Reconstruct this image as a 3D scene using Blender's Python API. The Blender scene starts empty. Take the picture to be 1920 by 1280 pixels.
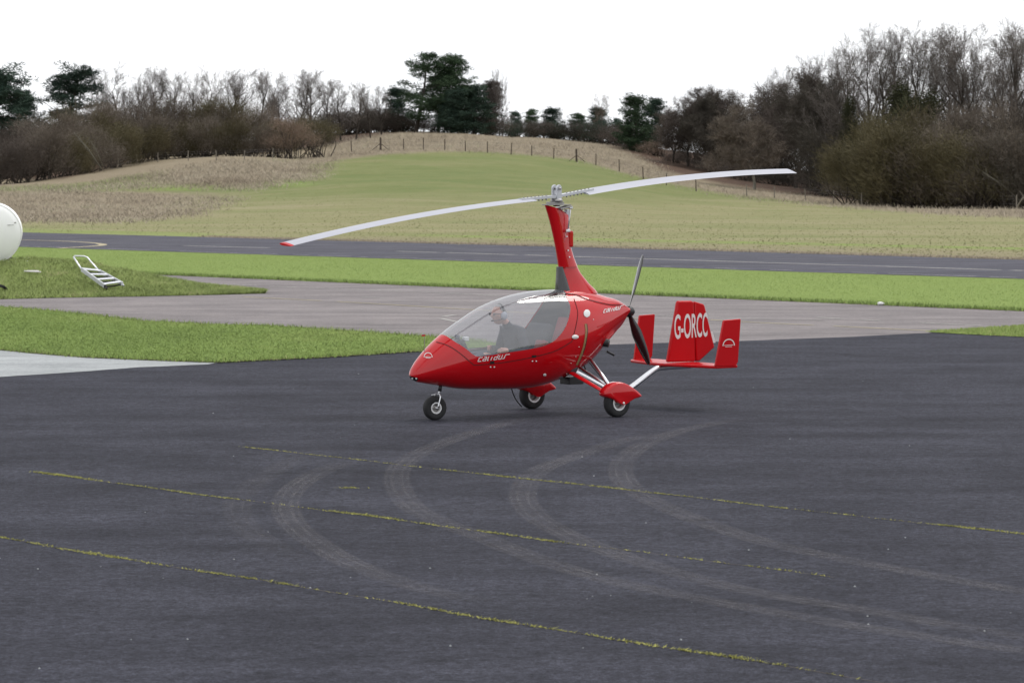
import bpy, bmesh, math, random
import numpy as np
from mathutils import Vector, Matrix
R = math.radians
SC = bpy.context.scene
COL = SC.collection

# ------------------------------------------------------------------ camera
FPX, CAMH = 6200.0, 2.9            # focal length in 1920-px units, eye height
PITCH = math.atan(311 / FPX)
cam_d = bpy.data.cameras.new('camera'); cam = bpy.data.objects.new('camera', cam_d); COL.objects.link(cam)
cam.location = (0, 0, CAMH); cam.rotation_euler = (R(90) - PITCH, 0, 0)
cam_d.sensor_width = 36; cam_d.lens = 36 * FPX / 1920; cam_d.clip_start = .5; cam_d.clip_end = 6000
SC.camera = cam
cam_d.dof.use_dof = True; cam_d.dof.focus_distance = 40.0; cam_d.dof.aperture_fstop = 8.0
# ------------------------------------------------------------------ sky and light (bright overcast)
SUN_EL, SUN_AZ = R(56), R(50)
w = bpy.data.worlds.new('World'); SC.world = w; w.use_nodes = True
nt = w.node_tree; nt.nodes.clear()
def N(t, kind, **kw):
    n = t.nodes.new(kind)
    for k, v in kw.items(): setattr(n, k, v)
    return n
out = N(nt, 'ShaderNodeOutputWorld'); bg = N(nt, 'ShaderNodeBackground'); sky = N(nt, 'ShaderNodeTexSky')
sky.sky_type = 'NISHITA'; sky.sun_disc = False; sky.sun_elevation = SUN_EL; sky.sun_rotation = SUN_AZ
hs = N(nt, 'ShaderNodeHueSaturation'); hs.inputs['Saturation'].default_value = .35
mixw = N(nt, 'ShaderNodeMix', data_type='RGBA'); mixw.inputs[0].default_value = .86
tc = N(nt, 'ShaderNodeTexCoord'); nz = N(nt, 'ShaderNodeTexNoise'); nz.inputs['Scale'].default_value = 3.5; nz.inputs['Detail'].default_value = 5
cr = N(nt, 'ShaderNodeValToRGB')
cr.color_ramp.elements[0].position = .3; cr.color_ramp.elements[0].color = (10.0, 10.3, 10.8, 1)
cr.color_ramp.elements[1].position = .75; cr.color_ramp.elements[1].color = (13.2, 13.2, 13.4, 1)
nt.links.new(tc.outputs['Generated'], nz.inputs['Vector']); nt.links.new(nz.outputs['Fac'], cr.inputs['Fac'])
nt.links.new(sky.outputs[0], hs.inputs['Color']); nt.links.new(hs.outputs[0], mixw.inputs[6]); nt.links.new(cr.outputs[0], mixw.inputs[7])
nt.links.new(mixw.outputs[2], bg.inputs['Color']); bg.inputs['Strength'].default_value = .1
nt.links.new(bg.outputs[0], out.inputs['Surface'])
sun_d = bpy.data.lights.new('sun', 'SUN'); sun = bpy.data.objects.new('sun', sun_d); COL.objects.link(sun)
sun_d.energy = 1.5; sun_d.angle = R(28); sun_d.color = (1, .96, .9)
# direction towards the sun: azimuth measured like the sky texture's rotation
sdir = Vector((math.sin(SUN_AZ) * math.cos(SUN_EL), math.cos(SUN_AZ) * math.cos(SUN_EL), math.sin(SUN_EL)))
sun.rotation_euler = sdir.to_track_quat('Z', 'Y').to_euler()
SC.view_settings.view_transform = 'Standard'; SC.view_settings.look = 'None'
SC.view_settings.exposure = 0.12; SC.view_settings.gamma = 1; SC.view_settings.use_curve_mapping = False
SC.render.engine = 'CYCLES'; SC.cycles.max_bounces = 8; SC.cycles.transparent_max_bounces = 24

# ------------------------------------------------------------------ survey helpers: sight lines from the standpoint
FWD = np.array([0, math.cos(PITCH), -math.sin(PITCH)]); UPV = np.array([0, math.sin(PITCH), math.cos(PITCH)])
C0 = np.array([0, 0, CAMH])
def ray(px, py): return FWD * FPX + np.array([1., 0, 0]) * (px - 960) + UPV * (640 - py)
def G(px, py, z=0.0):                      # where the sight line meets level z
    d = ray(px, py); return C0 + d * ((z - CAMH) / d[2])
def AT(px, py, Y):                         # point on the sight line at depth Y
    d = ray(px, py); return C0 + d * (Y / d[1])
def GX(pts): return [tuple(G(x, y)[:2]) for x, y in pts]

# ------------------------------------------------------------------ object helpers
def tag(o, label=None, cat=None, group=None, kind=None):
    if label: o['label'] = label
    if cat: o['category'] = cat
    if group: o['group'] = group
    if kind: o['kind'] = kind
    return o
def mesh_obj(name, verts, faces, mat, parent=None, smooth=False, edges=()):
    me = bpy.data.meshes.new(name); me.from_pydata([tuple(v) for v in verts], list(edges), [tuple(f) for f in faces]); me.update()
    if smooth: me.polygons.foreach_set('use_smooth', [True] * len(me.polygons))
    if mat is not None:
        for m in (mat if isinstance(mat, (list, tuple)) else [mat]): me.materials.append(m)
    o = bpy.data.objects.new(name, me); COL.objects.link(o)
    if parent: o.parent = parent
    return o
def tri_obj(name, V, T, mat, parent=None, attr=None, smooth=False):      # numpy arrays, triangles
    me = bpy.data.meshes.new(name)
    V = np.asarray(V, np.float32); T = np.asarray(T, np.int32)
    me.vertices.add(len(V)); me.vertices.foreach_set('co', V.ravel())
    me.loops.add(T.size); me.loops.foreach_set('vertex_index', T.ravel())
    me.polygons.add(len(T)); me.polygons.foreach_set('loop_start', np.arange(0, T.size, 3, dtype=np.int32))
    me.polygons.foreach_set('loop_total', np.full(len(T), 3, np.int32))
    if smooth: me.polygons.foreach_set('use_smooth', np.ones(len(T), bool))
    me.update(calc_edges=True)
    for k, a in (attr or {}).items():
        at = me.attributes.new(k, 'FLOAT', 'POINT'); at.data.foreach_set('value', np.asarray(a, np.float32))
    me.materials.append(mat)
    o = bpy.data.objects.new(name, me); COL.objects.link(o)
    if parent: o.parent = parent
    return o
def empty(name, loc=(0, 0, 0), rz=0, parent=None):
    o = bpy.data.objects.new(name, None); COL.objects.link(o); o.location = loc; o.rotation_euler = (0, 0, rz)
    o.empty_display_size = .2
    if parent: o.parent = parent
    return o
class MB:
    def __init__(s): s.v = []; s.f = []
    def add(s, V, Fs):
        b = len(s.v); s.v += [tuple(map(float, v)) for v in V]; s.f += [tuple(i + b for i in f) for f in Fs]; return s
    def box(s, c, size, M=None):
        x, y, z = [k / 2 for k in size]
        V = [Vector((a, b, d)) for a in (-x, x) for b in (-y, y) for d in (-z, z)]
        if M is not None: V = [M @ v for v in V]
        V = [v + Vector(c) for v in V]
        return s.add(V, [(0, 1, 3, 2), (4, 6, 7, 5), (0, 4, 5, 1), (2, 3, 7, 6), (0, 2, 6, 4), (1, 5, 7, 3)])
    def tube(s, pts, r, k=10, cap=True):
        pts = [Vector(p) for p in pts]; n = len(pts)
        rs = r if isinstance(r, (list, tuple)) else [r] * n
        V = []; prev = None
        for i, p in enumerate(pts):
            t = (pts[min(i + 1, n - 1)] - pts[max(i - 1, 0)]).normalized()
            a = prev if prev is not None else (Vector((0, 0, 1)) if abs(t.z) < .9 else Vector((1, 0, 0)))
            u = (a - t * a.dot(t)).normalized(); prev = u; v = t.cross(u)
            for j in range(k):
                q = 2 * math.pi * j / k; V.append(p + (u * math.cos(q) + v * math.sin(q)) * rs[i])
        Fs = []
        for i in range(n - 1):
            for j in range(k):
                Fs.append((i * k + j, i * k + (j + 1) % k, (i + 1) * k + (j + 1) % k, (i + 1) * k + j))
        if cap: Fs += [tuple(range(k - 1, -1, -1)), tuple(range((n - 1) * k, n * k))]
        return s.add(V, Fs)
    def lathe(s, prof, k=32, axis='y', c=(0, 0, 0), closed=False):   # prof: (radius, along)
        n = len(prof); V = []
        for (r, a) in prof:
            for j in range(k):
                q = 2 * math.pi * j / k; x, z = r * math.cos(q), r * math.sin(q)
                p = {'y': (x, a, z), 'z': (x, z, a), 'x': (a, x, z)}[axis]
                V.append((p[0] + c[0], p[1] + c[1], p[2] + c[2]))
        Fs = []
        for i in range(n if closed else n - 1):
            i2 = (i + 1) % n
            for j in range(k): Fs.append((i * k + j, i2 * k + j, i2 * k + (j + 1) % k, i * k + (j + 1) % k))
        return s.add(V, Fs)
    def build(s, name, mat, parent=None, smooth=False): return mesh_obj(name, s.v, s.f, mat, parent, smooth)
def bevel(o, wd=.01, seg=2):
    m = o.modifiers.new('bevel', 'BEVEL'); m.width = wd; m.segments = seg; m.limit_method = 'ANGLE'; m.angle_limit = R(35); return o
def smooth_by_angle(o, ang=40):
    me = o.data; bm = bmesh.new(); bm.from_mesh(me)
    bmesh.ops.recalc_face_normals(bm, faces=bm.faces)
    for f in bm.faces: f.smooth = True
    for e in bm.edges:
        if len(e.link_faces) == 2 and e.calc_face_angle(0) > R(ang): e.smooth = False
    bm.to_mesh(me); bm.free(); return o
def catmull(P, n=8, closed=False):
    P = [np.array(p, float) for p in P]; m = len(P); out = []
    for i in range(m if closed else m - 1):
        g = (lambda k: P[k % m]) if closed else (lambda k: P[min(max(k, 0), m - 1)])
        a, b, c, d = g(i - 1), g(i), g(i + 1), g(i + 2)
        for t in np.arange(n) / n:
            out.append(.5 * (2 * b + (c - a) * t + (2 * a - 5 * b + 4 * c - d) * t * t + (3 * b - a - 3 * c + d) * t ** 3))
    if not closed: out.append(P[-1])
    return out

# ------------------------------------------------------------------ materials
def new_mat(name):
    m = bpy.data.materials.new(name); m.use_nodes = True; t = m.node_tree
    b = t.nodes['Principled BSDF']; return m, t, b
def pbr(name, col, rough=.5, metal=0., coat=0., var=0., vscale=8., bump=0., bscale=60., spec=.5, coat_rough=.05):
    m, t, b = new_mat(name)
    b.inputs['Base Color'].default_value = (*col, 1); b.inputs['Roughness'].default_value = rough
    b.inputs['Metallic'].default_value = metal; b.inputs['Coat Weight'].default_value = coat
    b.inputs['Coat Roughness'].default_value = coat_rough; b.inputs['Specular IOR Level'].default_value = spec
    if var or bump:
        tc = N(t, 'ShaderNodeTexCoord')
    if var:
        nz = N(t, 'ShaderNodeTexNoise'); nz.inputs['Scale'].default_value = vscale; nz.inputs['Detail'].default_value = 6
        t.links.new(tc.outputs['Object'], nz.inputs['Vector'])
        mx = N(t, 'ShaderNodeMix', data_type='RGBA'); t.links.new(nz.outputs['Fac'], mx.inputs[0])
        mx.inputs[6].default_value = (*[c * (1 - var) for c in col], 1); mx.inputs[7].default_value = (*[min(1, c * (1 + var)) for c in col], 1)
        t.links.new(mx.outputs[2], b.inputs['Base Color'])
    if bump:
        nb = N(t, 'ShaderNodeTexNoise'); nb.inputs['Scale'].default_value = bscale; nb.inputs['Detail'].default_value = 4
        t.links.new(tc.outputs['Object'], nb.inputs['Vector'])
        bp = N(t, 'ShaderNodeBump'); bp.inputs['Strength'].default_value = bump; bp.inputs['Distance'].default_value = .01
        t.links.new(nb.outputs['Fac'], bp.inputs['Height']); t.links.new(bp.outputs[0], b.inputs['Normal'])
    return m
def noise(t, scale, detail=5, rough=.55, vec=None, stretch=None):
    n = N(t, 'ShaderNodeTexNoise'); n.inputs['Scale'].default_value = scale; n.inputs['Detail'].default_value = detail; n.inputs['Roughness'].default_value = rough
    if vec is not None:
        if stretch:
            mp = N(t, 'ShaderNodeMapping'); mp.inputs['Rotation'].default_value = stretch[0]; mp.inputs['Scale'].default_value = stretch[1]
            t.links.new(vec, mp.inputs['Vector']); vec = mp.outputs[0]
        t.links.new(vec, n.inputs['Vector'])
    return n.outputs['Fac']
def ramp(t, fac, stops):
    r = N(t, 'ShaderNodeValToRGB'); e = r.color_ramp.elements
    while len(e) < len(stops): e.new(.5)
    for k, (p, c) in enumerate(stops): e[k].position = p; e[k].color = (*c, 1) if len(c) == 3 else c
    t.links.new(fac, r.inputs['Fac']); return r.outputs['Color']
def mixc(t, fac, a, b, mode='MIX'):
    m = N(t, 'ShaderNodeMix', data_type='RGBA', blend_type=mode)
    for i, x in ((0, fac), (6, a), (7, b)):
        if isinstance(x, (int, float)): m.inputs[i].default_value = x
        elif isinstance(x, tuple): m.inputs[i].default_value = (*x, 1)
        else: t.links.new(x, m.inputs[i])
    return m.outputs[2]
def attr_fac(t, name):
    a = N(t, 'ShaderNodeAttribute', attribute_name=name); return a.outputs['Fac']
RDIR = math.atan2(6200, -5100)            # bearing of the runway in plan
def asphalt(name, c_lo, c_hi, grit=.5, lane=.35, rough=.9, spots=.0):
    """tarmac: lane-wise streaks, blotches, stains and stone grit multiplied onto the base tone"""
    m, t, b = new_mat(name); tc = N(t, 'ShaderNodeTexCoord'); P = tc.outputs['Object']
    g = lambda v: (v, v, v * 1.0)
    lanes = noise(t, 1.0, 6, .62, P, ((0, 0, -RDIR), (.10, .9, 1))); streak = noise(t, 1.4, 8, .72, P, ((0, 0, -RDIR - .12), (.22, 1.0, 1)))
    blot = noise(t, .55, 7, .68, P); stain = noise(t, 1.6, 5, .6, P); g1 = noise(t, 9, 4, .75, P); g2 = noise(t, 30, 3, .8, P); g3 = noise(t, 75, 2, .8, P)
    base = ramp(t, blot, [(.32, c_lo), (.68, c_hi)])
    base = mixc(t, 1., base, ramp(t, lanes, [(.3, g(1 - lane)), (.7, g(1 + lane))]), 'MULTIPLY')
    base = mixc(t, 1., base, ramp(t, streak, [(.32, g(1 - lane * .7)), (.5, g(1)), (.72, g(1 + lane * .8))]), 'MULTIPLY')
    base = mixc(t, 1., base, ramp(t, g1, [(.34, g(1 - grit * .55)), (.5, g(1)), (.68, g(1 + grit * .5))]), 'MULTIPLY')
    base = mixc(t, 1., base, ramp(t, g2, [(.33, g(1 - grit)), (.47, g(.97)), (.56, g(1.05)), (.72, g(1 + grit * 1.3))]), 'MULTIPLY')
    base = mixc(t, 1., base, ramp(t, g3, [(.35, g(1 - grit * .6)), (.66, g(1 + grit * .7))]), 'MULTIPLY')
    if spots: base = mixc(t, 1., base, ramp(t, stain, [(.60, g(1)), (.74, g(1 - spots))]), 'MULTIPLY')
    t.links.new(base, b.inputs['Base Color'])
    b.inputs['Roughness'].default_value = rough; b.inputs['Specular IOR Level'].default_value = .1
    bp = N(t, 'ShaderNodeBump'); bp.inputs['Strength'].default_value = .55; bp.inputs['Distance'].default_value = .01
    t.links.new(g2, bp.inputs['Height']); t.links.new(bp.outputs[0], b.inputs['Normal'])
    return m
M = {}
M['apron'] = asphalt('dark_asphalt', (.023, .0235, .032), (.044, .045, .059), .62, .2, spots=.4)
M['taxi'] = asphalt('old_asphalt', (.165, .150, .152), (.235, .212, .21), .22, .18, spots=.3)
M['runway'] = asphalt('runway_asphalt', (.060, .060, .075), (.095, .093, .112), .2, .3)
M['concrete'] = asphalt('pale_concrete', (.28, .295, .30), (.36, .375, .38), .18, .12, spots=.3)
def tinted(name, stops, rough=.8, trans=.0, spec=.25):          # colour from the per-blade 'tint' attribute
    m, t, b = new_mat(name); t.links.new(ramp(t, attr_fac(t, 'tint'), stops), b.inputs['Base Color'])
    b.inputs['Roughness'].default_value = rough; b.inputs['Specular IOR Level'].default_value = spec
    if trans: b.inputs['Subsurface Weight'].default_value = 0
    return m
M['lawn_blade'] = tinted('lawn_blade', [(0, (0.100, 0.148, 0.035)), (.5, (0.171, 0.248, 0.058)), (.85, (0.222, 0.283, 0.077)), (1, (0.319, 0.300, 0.135))])
M['bank_blade'] = tinted('bank_blade', [(0, (0.121, 0.146, 0.045)), (.5, (0.200, 0.259, 0.075)), (.8, (0.236, 0.292, 0.090)), (1, (0.347, 0.313, 0.170))])
M['dry_blade'] = tinted('dry_blade', [(0, (0.173, 0.138, 0.099)), (.5, (0.288, 0.242, 0.179)), (.85, (0.355, 0.310, 0.230)), (1, (0.240, 0.250, 0.122))])
M['field_blade'] = tinted('field_blade', [(0, (.155, .175, .066)), (.4, (.195, .20, .085)), (.7, (.225, .212, .105)), (1, (.275, .245, .145))])
M['moss'] = tinted('moss', [(0, (.10, .10, .03)), (.5, (.22, .22, .05)), (1, (.36, .35, .10))])
# ground sheet: lawn / buff field / dry tussock / leaf litter, weights stored on the mesh
m, t, b = new_mat('ground'); M['ground'] = m
tc = N(t, 'ShaderNodeTexCoord'); P = tc.outputs['Object']
n1 = noise(t, .05, 6, .6, P); n2 = noise(t, .9, 6, .7, P); n3 = noise(t, 9, 5, .8, P); ns = noise(t, .35, 7, .68, P, ((0, 0, -RDIR), (.16, 1, 1)))
lawn = mixc(t, .3, ramp(t, n2, [(.3, (0.166, 0.234, 0.058)), (.7, (0.204, 0.267, 0.071))]), ramp(t, n3, [(.3, (0.155, 0.223, 0.053)), (.7, (0.219, 0.278, 0.077))]))
nf = noise(t, .10, 9, .74, P, ((0, 0, -RDIR), (.55, 1, 1)))
field = mixc(t, .5, ramp(t, ns, [(.35, (0.158, 0.175, 0.067)), (.65, (0.264, 0.245, 0.128))]), ramp(t, n2, [(.3, (0.163, 0.168, 0.071)), (.7, (0.254, 0.245, 0.123))]))
field = mixc(t, .55, field, ramp(t, nf, [(.34, (.15, .18, .065)), (.5, (.225, .21, .105)), (.66, (.30, .26, .165))]))
hillg = mixc(t, .6, ramp(t, n2, [(.3, (.115, .14, .045)), (.7, (.19, .20, .08))]), ramp(t, nf, [(.34, (.105, .15, .045)), (.52, (.165, .185, .07)), (.68, (.25, .225, .12))]))
dry = mixc(t, .55, ramp(t, n2, [(.3, (0.199, 0.165, 0.118)), (.7, (0.304, 0.260, 0.191))]), ramp(t, n3, [(.3, (0.123, 0.095, 0.056)), (.7, (0.285, 0.235, 0.153))]))
litt = ramp(t, n2, [(.3, (.055, .035, .026)), (.7, (.12, .078, .055))])
def soft(fac, amp=.55):
    mt = N(t, 'ShaderNodeMath', operation='MULTIPLY_ADD'); t.links.new(n2, mt.inputs[0]); mt.inputs[1].default_value = amp; mt.inputs[2].default_value = -amp / 2
    ad = N(t, 'ShaderNodeMath', operation='ADD', use_clamp=True); t.links.new(fac, ad.inputs[0]); t.links.new(mt.outputs[0], ad.inputs[1])
    return ramp(t, ad.outputs[0], [(.25, (0, 0, 0)), (.75, (1, 1, 1))])
c = mixc(t, soft(attr_fac(t, 'hill')), field, hillg); c = mixc(t, soft(attr_fac(t, 'lawn'), .3), c, lawn)
c = mixc(t, soft(attr_fac(t, 'dry'), .9), c, dry); c = mixc(t, soft(attr_fac(t, 'litter')), c, litt)
t.links.new(c, b.inputs['Base Color']); b.inputs['Roughness'].default_value = .95; b.inputs['Specular IOR Level'].default_value = .1
bp = N(t, 'ShaderNodeBump'); bp.inputs['Strength'].default_value = .4; bp.inputs['Distance'].default_value = .02
t.links.new(n3, bp.inputs['Height']); t.links.new(bp.outputs[0], b.inputs['Normal'])
M['verge'] = pbr('verge_soil_grass', (0.174, 0.247, 0.058), .95, var=.3, vscale=2, spec=.1)
M['bank'] = pbr('bank_soil_grass', (0.194, 0.248, 0.075), .95, var=.35, vscale=2.2, spec=.1)
M['paint_white'] = pbr('worn_white_paint', (.33, .32, .30), .8, var=.3, vscale=5)
M['paint_yellow'] = pbr('worn_yellow_paint', (.36, .31, .19), .8, var=.3, vscale=5)
m, t, b = new_mat('tyre_dust'); M['tyre_dust'] = m
tc = N(t, 'ShaderNodeTexCoord'); P = tc.outputs['Object']
b.inputs['Base Color'].default_value = (.24, .225, .23, 1); b.inputs['Roughness'].default_value = .9; b.inputs['Specular IOR Level'].default_value = .2
tr = N(t, 'ShaderNodeBsdfTransparent'); ms = N(t, 'ShaderNodeMixShader')
mm = N(t, 'ShaderNodeMath', operation='MULTIPLY'); mm2 = N(t, 'ShaderNodeMath', operation='MULTIPLY')
t.links.new(ramp(t, noise(t, 34, 4, .8, P), [(.38, (0, 0, 0)), (.66, (1, 1, 1))]), mm.inputs[0])
t.links.new(ramp(t, noise(t, 1.3, 3, .6, P), [(.3, (.25, .25, .25)), (.7, (.9, .9, .9))]), mm.inputs[1])
t.links.new(mm.outputs[0], mm2.inputs[0]); t.links.new(attr_fac(t, 'fade'), mm2.inputs[1])
t.links.new(mm2.outputs[0], ms.inputs[0]); t.links.new(tr.outputs[0], ms.inputs[1]); t.links.new(b.outputs[0], ms.inputs[2])
t.links.new(ms.outputs[0], t.nodes['Material Output'].inputs['Surface'])
# aircraft
M['red'] = pbr('red_paint', (.52, .001, .005), .45, coat=1.0, coat_rough=.04, var=.06, vscale=3, spec=.08)
M['red_flat'] = pbr('red_fin_paint', (.50, .001, .005), .45, coat=.35, coat_rough=.15, var=.06, vscale=3, spec=.1)
M['black'] = pbr('black_plastic', (.012, .012, .013), .45)
M['black_gloss'] = pbr('black_gloss', (.008, .008, .009), .18, coat=.6)
M['rubber'] = pbr('tyre_rubber', (.016, .016, .017), .8, var=.4, vscale=14, bump=.4)
M['alu'] = pbr('aluminium', (.78, .79, .81), .32, metal=1., var=.1, vscale=20)
M['alu_dull'] = pbr('dull_aluminium', (.58, .59, .62), .5, metal=.85, var=.12, vscale=12)
M['blade_white'] = pbr('blade_grey_white', (.39, .395, .445), .42, var=.06, vscale=4)
M['rim'] = pbr('rim_alloy', (.74, .74, .74), .4, metal=.4)
M['steel'] = pbr('steel_fitting', (.35, .34, .33), .4, metal=.9, var=.25, vscale=30)
M['white'] = pbr('white_paint', (.78, .78, .76), .4)
M['decal'] = pbr('white_decal', (.74, .71, .69), .5)
M['gold'] = pbr('gold_vent_mesh', (.30, .19, .08), .55, var=.5, vscale=90)
M['seam'] = pbr('panel_gap', (.05, .003, .004), .7)
M['lining'] = pbr('cabin_lining', (.07, .075, .085), .85, var=.2, vscale=6)
M['seat'] = pbr('seat_fabric', (.05, .052, .062), .85, bump=.2)
M['seat_red'] = pbr('red_seat_leather', (.30, .03, .04), .6)
M['jacket'] = pbr('jacket_cloth', (.045, .048, .062), .9, var=.25, vscale=12, bump=.3, bscale=40)
M['trousers'] = pbr('trouser_cloth', (.04, .05, .085), .9, var=.2, vscale=12)
M['skin'] = pbr('skin', (.56, .30, .235), .55, var=.08, vscale=20)
M['hair'] = pbr('grey_hair', (.22, .21, .21), .8, var=.4, vscale=60)
M['headset_grey'] = pbr('headset_grey', (.42, .44, .5), .5)
M['navy'] = pbr('sill_trim', (.05, .06, .095), .7)
m, t, b = new_mat('canopy_glass'); M['glass'] = m
t.nodes.remove(b); o_ = t.nodes['Material Output']
gl = N(t, 'ShaderNodeBsdfGlossy'); gl.inputs['Roughness'].default_value = .03; gl.inputs['Color'].default_value = (1, 1, 1, 1)
tp = N(t, 'ShaderNodeBsdfTransparent'); tp.inputs['Color'].default_value = (.90, .91, .93, 1)
df = N(t, 'ShaderNodeBsdfDiffuse'); df.inputs['Color'].default_value = (.75, .76, .8, 1)
fr = N(t, 'ShaderNodeFresnel'); gm_ = N(t, 'ShaderNodeNewGeometry'); mr_ = N(t, 'ShaderNodeMapRange'); mr_.inputs[3].default_value = 2.0; mr_.inputs[4].default_value = 1 / 2.0
t.links.new(gm_.outputs['Backfacing'], mr_.inputs[0]); t.links.new(mr_.outputs[0], fr.inputs['IOR'])
m1 = N(t, 'ShaderNodeMixShader'); m1.inputs[0].default_value = .10  # even pale diffuse haze mixed into the pane, standing in for reflected sky
m2_ = N(t, 'ShaderNodeMixShader')
t.links.new(tp.outputs[0], m1.inputs[1]); t.links.new(df.outputs[0], m1.inputs[2])
t.links.new(fr.outputs[0], m2_.inputs[0]); t.links.new(m1.outputs[0], m2_.inputs[1]); t.links.new(gl.outputs[0], m2_.inputs[2])
t.links.new(m2_.outputs[0], o_.inputs['Surface'])
# trees
def bark(name, a, c, scale=3): 
    m, t, b = new_mat(name); tc = N(t, 'ShaderNodeTexCoord'); oi = N(t, 'ShaderNodeObjectInfo')
    f = noise(t, scale, 5, .7, tc.outputs['Object'], ((0, 0, 0), (1, 1, .3)))
    col = ramp(t, f, [(.3, a), (.7, c)])
    hv = N(t, 'ShaderNodeHueSaturation'); mr = N(t, 'ShaderNodeMapRange'); t.links.new(oi.outputs['Random'], mr.inputs[0]); mr.inputs[3].default_value = .8; mr.inputs[4].default_value = 1.25
    t.links.new(mr.outputs[0], hv.inputs['Value']); t.links.new(col, hv.inputs['Color'])
    t.links.new(hv.outputs[0], b.inputs['Base Color']); b.inputs['Roughness'].default_value = .9; b.inputs['Specular IOR Level'].default_value = .15
    return m
M['bark'] = bark('grey_bark', (.055, .048, .042), (.13, .115, .10))
M['bark_pale'] = bark('pale_bark', (.16, .15, .12), (.32, .30, .25))
M['bark_mid'] = bark('weathered_bark', (.10, .092, .075), (.20, .185, .15))
M['bark_dark'] = bark('dark_bark', (.03, .026, .022), (.075, .062, .052))
M['twig_grey'] = bark('grey_twigs', (0.098, 0.086, 0.078), (0.184, 0.161, 0.144), .6)
M['twig_brown'] = bark('brown_twigs', (0.099, 0.082, 0.067), (0.179, 0.150, 0.122), .5)
M['twig_red'] = bark('reddish_twigs', (0.071, 0.058, 0.051), (0.130, 0.108, 0.093), .5)
M['twig_olive'] = bark('olive_twigs', (0.070, 0.063, 0.033), (0.136, 0.114, 0.066), .5)
M['twig_dark'] = bark('dark_twigs', (0.045, 0.041, 0.034), (0.099, 0.087, 0.071), .5)
M['twig_pink'] = bark('pale_brown_twigs', (0.144, 0.106, 0.082), (0.240, 0.180, 0.138), .5)
M['needle'] = bark('pine_needles', (0.027, 0.053, 0.030), (0.077, 0.115, 0.060), .9)
M['needle_blue'] = bark('dark_pine_needles', (0.023, 0.044, 0.034), (0.058, 0.088, 0.062), .9)
M['ivy'] = bark('ivy_leaves', (.026, .029, .015), (.058, .062, .032), .9)
M['post'] = pbr('weathered_post', (.075, .058, .045), .9, var=.4, vscale=4)
M['post_pale'] = pbr('bleached_post', (.19, .168, .138), .9, var=.3, vscale=4)
M['wire'] = pbr('fence_wire', (.2, .19, .18), .6, metal=.6)
M['tank'] = None
m, t, b = new_mat('tank_paint'); M['tank'] = m
tc = N(t, 'ShaderNodeTexCoord'); rs = ramp(t, noise(t, 2.2, 6, .7, tc.outputs['Object'], ((0, 0, 0), (1, 1, .35))), [(.0, (.92, .92, .90)), (.66, (.92, .92, .90)), (.78, (.66, .50, .30))])
t.links.new(rs, b.inputs['Base Color']); b.inputs['Roughness'].default_value = .45

# ================================================================== THE SETTING
rng = np.random.default_rng(7)
T_COL = [-300, 0, 200, 400, 600, 780, 960, 1100, 1250, 1400, 1550, 1700, 1920, 2300]
T_ROW = [134, 170, 210, 250, 290, 330, 370, 410, 450, 520]
T_Y = {   # apparent height of the ground surface, surveyed per bearing and distance
 -300: [463, 435, 412, 386, 362, 348, 340, 330, 320, 312],
 0:    [463, 435, 412, 385, 360, 344, 333, 320, 310, 305],
 200:  [463, 435, 411, 388, 362, 324, 302, 292, 288, 288],
 400:  [463, 435, 410, 386, 358, 302, 293, 285, 280, 280],
 600:  [463, 434, 408, 380, 349, 314, 286, 262, 252, 262],
 780:  [463, 434, 406, 376, 343, 310, 280, 250, 252, 265],
 960:  [463, 434, 407, 378, 347, 315, 288, 262, 258, 268],
 1100: [463, 434, 409, 383, 356, 330, 305, 280, 267, 272],
 1250: [463, 435, 413, 394, 374, 353, 331, 306, 286, 282],
 1400: [463, 435, 414, 399, 384, 367, 349, 331, 315, 302],
 1550: [463, 435, 415, 401, 390, 378, 365, 352, 340, 328],
 1700: [463, 435, 415, 402, 393, 384, 375, 367, 358, 345],
 1920: [463, 435, 416, 403, 395, 389, 383, 377, 370, 360],
 2300: [463, 435, 416, 403, 395, 389, 384, 380, 375, 365]}
T_TAB = np.array([T_Y[c] for c in T_COL], float)
def cubic1(xs, F, x):               # Catmull-Rom along axis 0 on uneven knots (monotone enough here)
    xs = np.asarray(xs, float); i = np.clip(np.searchsorted(xs, x) - 1, 0, len(xs) - 2)
    h = xs[i + 1] - xs[i]; tt = np.clip((x - xs[i]) / h, 0, 1)
    sl = np.gradient(F, xs, axis=0)
    a, b_ = F[i], F[i + 1]; ma, mb = sl[i], sl[i + 1]
    sh = (slice(None),) + (None,) * (F.ndim - 1)
    tt, h = tt[sh], h[sh]
    return (2 * tt**3 - 3 * tt**2 + 1) * a + (tt**3 - 2 * tt**2 + tt) * h * ma + (-2 * tt**3 + 3 * tt**2) * b_ + (tt**3 - tt**2) * h * mb
def terrain_px(px, Y):
    cols = cubic1(T_COL, T_TAB, np.clip(px, -300, 2300))          # (n, rows)
    Yc = np.clip(Y, 134, 520); r = np.asarray(T_ROW, float)
    i = np.clip(np.searchsorted(r, Yc) - 1, 0, len(r) - 2); n = np.arange(len(px))
    sl = np.gradient(cols, r, axis=1); h = r[i + 1] - r[i]; tt = (Yc - r[i]) / h
    return (2 * tt**3 - 3 * tt**2 + 1) * cols[n, i] + (tt**3 - 2 * tt**2 + tt) * h * sl[n, i] + (-2 * tt**3 + 3 * tt**2) * cols[n, i + 1] + (tt**3 - tt**2) * h * sl[n, i + 1]
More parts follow.
